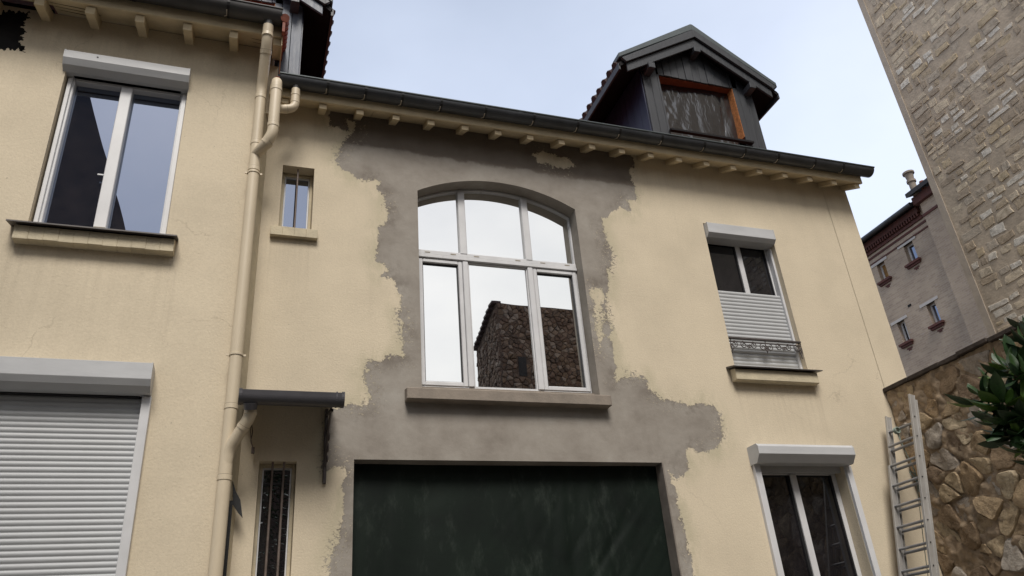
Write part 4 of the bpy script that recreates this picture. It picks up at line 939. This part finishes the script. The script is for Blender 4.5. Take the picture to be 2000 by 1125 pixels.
for cx, cz, poly in voronoi(-2.6, -.005, 1.5, BT - .05, .25, .165, rnd, .55):
    sh_ = rnd.uniform(.86, 1.0); pl = [(a * sh_, b * sh_) for a, b in poly]
    if max(abs(a) for a, b in pl) < .03 or rnd.random() < .10: continue
    dep = rnd.choice((.004, .008, .014, .022, .032))
    v, f = rough_stone(pl, dep, rnd.uniform(0, 90))
    # rotate slightly and roughen
    o = link('stone', MB().add([(-p[2], p[0], p[1]) for p in v], f).mesh('stone', True), bw, (BX + .005, cx, cz), MT['stone_low'])
    o.rotation_euler = (rnd.uniform(-.1, .1), rnd.uniform(-.12, .12), rnd.uniform(-.12, .12))
mb = MB(); yy = -.002
rr_ = random.Random(5)
while yy > -6.5:
    l_ = rr_.uniform(.22, .42); dz = rr_.uniform(-.006, .006); dx_ = rr_.uniform(-.012, .012)
    MB().box(BX - .045 + dx_, BX + .5, yy - l_ + .003, yy, BT - .022 + dz, BT + .022 + dz).build('coping_slab', 'coping', bw, bevel=.006)
    yy -= l_

# ================================================================== ladder and rope
ld = thing('ladder', 'two-section aluminium extension ladder leaning against the rubble wall', 'ladder', (5.17, -.3, 0))
lt = Vector((6.10, 0, 3.78)); lb = Vector((5.165, 0, 0)); ldir = (lt - lb).normalized(); lnorm = Vector((-ldir.z, 0, ldir.x))
def rail_piece(y, s0, s1, off, w_=.030, d_=.013, name='rail'):
    a = lb + ldir * s0 + lnorm * off; b = lb + ldir * s1 + lnorm * off; c = (a + b) / 2; c.y = y
    mb = MB(); h = (b - a) / 2
    mb.obox(c, h, Vector((0, d_ * .25, 0)), lnorm * w_)
    for s_ in (-1, 1): mb.obox(c + lnorm * (w_ - .003) * s_ + Vector((0, d_ * .25 if y < -.3 else -d_ * .25, 0)), h, Vector((0, d_, 0)), lnorm * .003)
    return mb.build(name, 'alu', ld, bevel=.0015)
LEN = (lt - lb).length
rail_piece(-.115, 0, LEN - .06, 0); rail_piece(-.480, 0, LEN, 0); rail_piece(-.515, .3, LEN + .02, .058); rail_piece(-.150, .3, LEN - .6, .058, name='rail')
s0 = .12; k = 0
while s0 < LEN - .12:
    c = lb + ldir * s0
    MB().tube([(c.x, -.478, c.z), (c.x, -.118, c.z)], .0135, 10).build('rung', 'alu_dark', ld, smooth=True)
    c2 = c + lnorm * .058 + ldir * .02
    if c2.z < 3.55: MB().tube([(c2.x, -.513, c2.z), (c2.x, -.152, c2.z)], .0125, 10).build('rung', 'alu_dark', ld, smooth=True)
    for yy, cc in ((-.486, c), (-.521, c2)):
        q = cc - lnorm * .0
        MB().tube([(q.x, yy - .004, q.z), (q.x, yy, q.z)], .0065, 8).build('rung_plug', 'seal', ld)
    s0 += .197; k += 1
for yy in (-.115, -.48): MB().box(5.13, 5.20, yy - .03, yy + .03, .0, .06).build('foot', 'seal', ld)
rp = MB(); top = lb + ldir * (LEN - .25)
rp.tube(smooth_path([(top.x - .02, -.24, top.z + .0), (top.x - .03, -.26, top.z - .16), (top.x - .05, -.33, top.z - .42), (top.x - .10, -.35, top.z - .62)], .05), .006, 6)
for q in range(3):
    rp.tube([(top.x - .035 + .03 * math.cos(a), -.24 - .012 * q, top.z + .03 * math.sin(a)) for a in [i * .7 for i in range(10)]], .006, 6)
    rp.tube([(top.x - .075 + .026 * math.cos(a), -.32 + .02 * math.sin(a + q) - .01 * q, top.z - .45 - .05 * q + .035 * math.sin(a)) for a in [i * .7 for i in range(10)]], .006, 6)
rp.tube([(top.x - .10, -.35, top.z - .55), (top.x - .19, -.30, top.z - 1.1), (top.x - .32, -.29, top.z - 1.7)], .0035, 5)
rp.tube([(top.x - .12, -.42, top.z - .60), (top.x - .24, -.44, top.z - 1.2), (top.x - .34, -.44, top.z - 1.7)], .0045, 5)
o = rp.build('rope', 'rope', None, smooth=True); o['label'] = 'knotted greenish rope hanging through the ladder rungs'; o['category'] = 'rope'

# ================================================================== brick building behind, plane x = 16
bb = thing('building', 'grey-pink brick building seen between the house and the tall stone gable', 'building', (16, 8, 0))
BBX = 16.0
WINS = [((7.99, 8.27, 10.59, 11.10), 1), ((6.95, 7.26, 10.58, 11.12), 0), ((7.99, 8.24, 8.75, 9.34), 2), ((6.94, 7.21, 8.80, 9.365), 0),
        ((9.1, 9.38, 10.59, 11.1), 0), ((9.1, 9.38, 8.78, 9.35), 0), ((7.99, 8.27, 6.95, 7.5), 0), ((6.94, 7.21, 6.95, 7.5), 0)]
ys = sorted(set([1.0, 10.5] + [w_[0][0] for w_ in WINS] + [w_[0][1] for w_ in WINS])); zs_ = sorted(set([0, 12.0] + [w_[0][2] for w_ in WINS] + [w_[0][3] for w_ in WINS]))
mb = MB()
for a, b in zip(ys, ys[1:]):
    for c, e in zip(zs_, zs_[1:]):
        ym, zm = (a + b) / 2, (c + e) / 2
        if any(w_[0][0] < ym < w_[0][1] and w_[0][2] < zm < w_[0][3] for w_ in WINS): continue
        mb.add([(BBX, a, c), (BBX, b, c), (BBX, b, e), (BBX, a, e)], [(0, 1, 2, 3)])
for (a, b, c, e), _ in WINS:
    X2 = BBX + .22
    mb.add([(BBX, a, c), (X2, a, c), (X2, a, e), (BBX, a, e)], [(0, 1, 2, 3)]); mb.add([(BBX, b, c), (X2, b, c), (X2, b, e), (BBX, b, e)], [(0, 1, 2, 3)])
    mb.add([(BBX, a, e), (X2, a, e), (X2, b, e), (BBX, b, e)], [(0, 1, 2, 3)]); mb.add([(BBX, a, c), (X2, a, c), (X2, b, c), (BBX, b, c)], [(0, 1, 2, 3)])
mb.box(BBX + .3, BBX + 8, 1.0, 10.5, 0, 12.0)
mb.build('wall', 'brick', bb)
for (a, b, c, e), kind in WINS:
    f_ = MB(); X0, X1 = BBX + .12, BBX + .17
    f_.box(X0, X1, a, a + .035, c, e); f_.box(X0, X1, b - .05, b, c, e); f_.box(X0, X1, a + .035, b - .05, c, c + .035); f_.box(X0, X1, a + .035, b - .05, e - .035, e)
    f_.box(X0 + .005, X1, (a + b) / 2 - .012, (a + b) / 2 + .012, c + .035, e - .035) if kind == 2 else None
    w_ = f_.build('window', 'pvc', bb)
    MB().box(X0 + .02, X0 + .03, a + .035, b - .05, c + .035, e - .035).build('pane', 'curtain' if kind == 1 else ('glass_blue' if kind == 0 else 'glass_dark'), w_)
    MB().box(BBX - .02, BBX + .06, a - .14, b + .18, e + .0, e + .075).build('lintel', 'lintel', w_)
    s_ = MB(); s_.box(BBX - .09, BBX + .1, a - .08, b + .10, c - .065, c - .005); s_.box(BBX - .05, BBX + .01, a - .05, b + .07, c - .12, c - .066)
    s_.build('sill', 'red_brick', w_)
    k_ = MB(); yc_ = (a + b) / 2 - .02
    k_.box(BBX - .012, BBX + .01, yc_ - .09, yc_ + .09, c - .20, c - .165); k_.box(BBX - .012, BBX + .01, yc_ - .045, yc_ + .045, c - .24, c - .201)
    k_.build('brick_ornament', 'red_brick', w_)
MB().box(BBX - .01, BBX + .02, 7.62, 7.73, 9.56, 9.62).build('vent_hole', 'dark_room', bb)
# projecting chimney breast
MB().box(BBX - .14, BBX + .4, 1.0, 6.25, 0, 11.8).build('chimney_breast', 'brick', bb)
MB().box(BBX - .02, BBX + .05, 6.332, 10.5, 11.34, 11.40).build('string_course', 'red_brick', bb)
MB().box(BBX - .02, BBX + .05, 6.332, 10.5, 11.18, 11.22).build('string_course', 'red_brick', bb)
MB().box(BBX - .17, BBX - .05, 1.0, 6.28, 11.40, 11.47).build('string_course', 'red_brick', bb)
mb = MB()
for a, b, z0, z1 in ((6.4, 10.6, 11.48, 11.56), (6.4, 10.6, 11.66, 11.82)): mb.box(BBX - .10 - (z0 - 11.6) * .4, BBX + .3, a, b, z0, z1)
mb.box(BBX - .26, BBX + .3, 1.0, 6.34, 11.78, 11.99); mb.build('cornice', 'red_brick', bb)
t = MB().box(-.06, .06, -.022, .022, -.05, .05).mesh('dentil')
for k in range(46): link('dentil', t, bb, (BBX - .06, 6.46 + k * .088, 11.61), MT['red_brick'])
mb = MB(); mb.prism([(BBX - .30, 11.80), (BBX + 4, 13.2), (BBX + 8, 12.0), (BBX + 8, 12.1), (BBX + 4, 13.3), (BBX - .30, 11.88)], 'y', 6.34, 10.7)
mb.prism([(BBX - .42, 11.98), (BBX + 4, 13.7), (BBX + 8, 12.1), (BBX + 8, 12.3), (BBX + 4, 13.8), (BBX - .42, 12.10)], 'y', .9, 6.34); mb.build('roof', 'slate_roof', bb)
MB().tube([(BBX - .32, 6.36, 11.83), (BBX - .32, 10.7, 11.83)], .06, 10).build('gutter', 'zinc_dark', bb, smooth=True)
cp = MB(); cp.tube([(BBX - .2, 6.2, 12.0), (BBX - .2, 6.2, 12.40), (BBX - .2, 6.2, 12.41), (BBX - .2, 6.2, 12.47), (BBX - .2, 6.2, 12.48), (BBX - .2, 6.2, 12.66), (BBX - .2, 6.2, 12.67), (BBX - .2, 6.2, 12.72)], .1, 14, rr=[.085, .085, .115, .115, .085, .11, .145, .145])
cp.build('chimney_pot', 'cement_sill', bb, smooth=True)
MB().tube([(BBX - .2, 5.93, 12.0), (BBX - .2, 5.93, 12.26)], .06, 10).build('chimney_pot', 'terracotta', bb, smooth=True)

# ================================================================== what the windows mirror: stone tower, mansard house, conifer; plus a low building added to block low sky
tw = thing('stone_tower', 'rubble stone building with stepped roofline behind the viewer, mirrored in the arched window', 'building', (8.2, -13, 0))
TYF = -12.35
twz = 11.35
prof = [(TYF, 0), (TYF, twz)]; yy = TYF
for k in range(9): yy -= .24; prof += [(yy, twz - .07 * k - .0), (yy, twz - .07 * (k + 1) - .0)]
prof += [(yy - .02, 0)]
MB().prism(prof, 'x', 6.42, 11.5).build('wall', 'tower_mortar', tw)
mb = MB(); rnd = random.Random(8)
for cx, cz, poly in voronoi(6.44, 10.2, 6.0, twz - .03, .25, .075, rnd, .45):
    if 6.90 < cx < 7.25 and 9.10 < cz < 9.74: continue
    v, f = stone_from_poly([(a * .96, b * .95) for a, b in poly], rnd.uniform(.010, .07), rnd, .3, .012)
    mb.add([(cx + p[0], TYF + p[2], cz + p[1]) for p in v], f)
for cx, cz, poly in voronoi(yy + .05, TYF, 6.0, twz - .03, .25, .075, rnd, .45):
    if cz + .1 < twz - .07 * (TYF - cx + .1) / .24 - .05:
        v, f = stone_from_poly([(a * .96, b * .95) for a, b in poly], rnd.uniform(.010, .06), rnd, .3, .012)
        mb.add([(6.42 - p[2], cx + p[0], cz + p[1]) for p in v], f)
o = mb.build('stonework', 'stone_tower', tw); o['kind'] = 'stuff'
MB().box(6.95, 7.20, TYF - .02, TYF + .015, 9.15, 9.70).build('window', 'dark_room', tw)
t = MB().box(-.13, .13, -.14, .14, -.03, .03).mesh('coping_tile')
for k in range(9): link('coping_tile', t, tw, (6.42, TYF - .13 - .24 * k, twz - .07 * k + .02), MT['dark_tile'])
mh = thing('mansard_house', 'dark steep-roofed house behind the viewer, mirrored in the upper left window', 'house', (-9, -9.5, 0))
MB().box(-14, -2.55, -15, -8.6, 0, 9.6).build('wall', 'tower_mortar', mh)
MB().prism([(-14, 9.6), (-2.45, 9.6), (-2.45, 9.75), (-3.75, 13.4), (-14, 13.6)], 'y', -15, -8.5).build('roof', 'slate_roof', mh)
lo = thing('building', 'long low building behind the viewer, mirrored only in the narrow barred window', 'building', (-3, -13, 0))
MB().box(-20, 6.2, -16, -12.4, 0, 7.6).build('wall', 'tower_mortar', lo)  # out-of-view block added to cut light from the low sky
MB().prism([(-12.2, 7.6), (-14.2, 8.6), (-16.2, 7.6)], 'x', -20, 6.2).build('roof', 'slate_roof', lo)
tr_ = thing('conifer', 'dark conifer behind the viewer, mirrored in the narrow barred window', 'tree', (.45, -9.0, 0))
MB().tube([(.45, -9.0, 0), (.45, -9.0, 6.5)], .15, 8, rr=[.2, .03]).build('trunk', 'bark', tr_)
rnd = random.Random(2); mb = MB()
for k in range(2600):
    z = rnd.uniform(1.2, 6.6); rad = (6.7 - z) * .26 * math.sqrt(rnd.random()); a = rnd.uniform(0, 6.28)
    p = Vector((.45 + rad * math.cos(a), -9.0 + rad * math.sin(a), z - rad * .35)); d = Vector((math.cos(a), math.sin(a), rnd.uniform(-.5, .1))) * rnd.uniform(.08, .16); s_ = Vector((-math.sin(a), math.cos(a), rnd.uniform(-.3, .3))) * .03
    mb.add([p - s_, p + d, p + s_], [(0, 1, 2)])
mb.build('crown', 'leaf', tr_)

# ================================================================== broad-leaved shrub at the right
shb = thing('shrub', 'large-leaved dark green shrub hanging in from the right edge', 'shrub', (6.05, -2.75, 0))
def leaf_mesh(droop, fold, wid):
    nu, nv = 7, 2; vs = []; fs = []
    for i in range(nu + 1):
        t_ = i / nu; wdt = wid * (math.sin(math.pi * min(1, t_ ** 1.35 * 1.0)) ** .8) * (1 if t_ < .98 else 0) + .002
        x = t_; z = -droop * t_ * t_
        for j in range(-nv, nv + 1): vs.append((x - .0 * abs(j), wdt * j / nv, z + fold * abs(wdt * j / nv) + .012 * math.sin(9 * t_ + j) * (abs(j) / nv)))
    m_ = 2 * nv + 1
    for i in range(nu):
        for j in range(m_ - 1): k = i * m_ + j; fs.append((k, k + 1, k + m_ + 1, k + m_))
    me = bpy.data.meshes.new('leaf'); me.from_pydata(vs, [], fs); me.polygons.foreach_set('use_smooth', [True] * len(fs)); me.materials.append(MT['leaf']); return me
LM = [leaf_mesh(d_, f_, w_) for d_, f_, w_ in ((.12, .35, .18), (.28, .3, .20), (.45, .4, .165), (.05, .25, .19), (.6, .5, .15), (.2, .45, .21))]
rnd = random.Random(12); tips = []
root = Vector((6.05, -2.75, 0)); fork = Vector((5.95, -2.6, 2.45))
MB().tube([root, (6.02, -2.72, 1.3), fork], .05, 10, rr=[.06, .05, .038]).build('trunk', 'bark', shb, smooth=True)
TIPS = [(5.00, -2.12, 3.22), (5.03, -2.05, 3.42), (5.22, -2.2, 3.60), (5.18, -2.2, 3.32), (5.10, -2.2, 3.08), (5.30, -2.3, 3.45), (5.40, -2.3, 3.72), (5.35, -2.25, 3.15), (5.30, -2.2, 2.98), (5.5, -2.4, 3.35), (5.55, -2.4, 3.6), (5.5, -2.35, 3.05), (5.65, -2.5, 3.8), (5.7, -2.5, 3.2), (5.14, -2.28, 2.92), (5.22, -2.0, 3.22), (5.6, -2.2, 3.9), (5.8, -2.4, 3.5), (5.42, -2.1, 3.3), (4.97, -2.2, 3.32), (5.05, -2.15, 3.12), (5.08, -2.3, 3.5), (5.06, -2.25, 2.98), (5.22, -2.3, 2.80), (5.0, -2.3, 3.18), (5.36, -2.3, 2.86)]
LEAVES = []
for T_ in TIPS:
    T_ = Vector(T_) + Vector((0, 0, -.22)); mid = (T_ + fork) / 2 + Vector((rnd.uniform(-.05, .1), rnd.uniform(-.05, .05), rnd.uniform(.0, .15)))
    MB().tube(smooth_path([fork, mid, T_], .2), .012, 6).build('branch', 'bark', shb, smooth=True)
    ax = (T_ - mid).normalized(); ax = (ax + Vector((-.2, .1, .5))).normalized()
    n = rnd.randint(17, 21)
    for k in range(n):
        a = k * 2.4 + rnd.uniform(-.3, .3); el = .95 - 1.75 * (k / n) + rnd.uniform(-.25, .25)
        s1 = ax.orthogonal().normalized(); s2 = ax.cross(s1)
        d = (s1 * math.cos(a) + s2 * math.sin(a)) * math.cos(el) + ax * math.sin(el)
        side_ = d.cross(Vector((0, 0, 1)))
        if side_.length < .05: side_ = Vector((1, 0, 0))
        side_.normalize(); up = side_.cross(d).normalized(); tw_ = rnd.uniform(-.5, .5)
        y_ = side_ * math.cos(tw_) + up * math.sin(tw_); z_ = d.cross(y_)
        L_ = rnd.uniform(.12, .27)
        base = T_ - ax * (.10 * k / n)
        m4 = Matrix((d * L_, y_ * L_, z_ * L_)).transposed().to_4x4(); m4.translation = base
        px, py = project(base + d * L_ * .5); LEAVES.append(((px > 2040) * 1e3 + (base - CAM).length / L_ * .01, rnd.randrange(6), m4))
LEAVES.sort(key=lambda q: q[0]); rest = MB()
for k, (_, li, m4) in enumerate(LEAVES):
    if k < 300:
        o = bpy.data.objects.new('leaf', LM[li]); COL.objects.link(o)
        o.parent = shb; o.matrix_parent_inverse = Matrix.Translation(-WLOC[shb.name]); o.matrix_basis = m4
    else: rest.add([m4 @ v.co for v in LM[li].vertices], [tuple(p.vertices) for p in LM[li].polygons])
if rest.v: o = rest.build('leaf_mass', 'leaf', shb, smooth=True); o['kind'] = 'stuff'
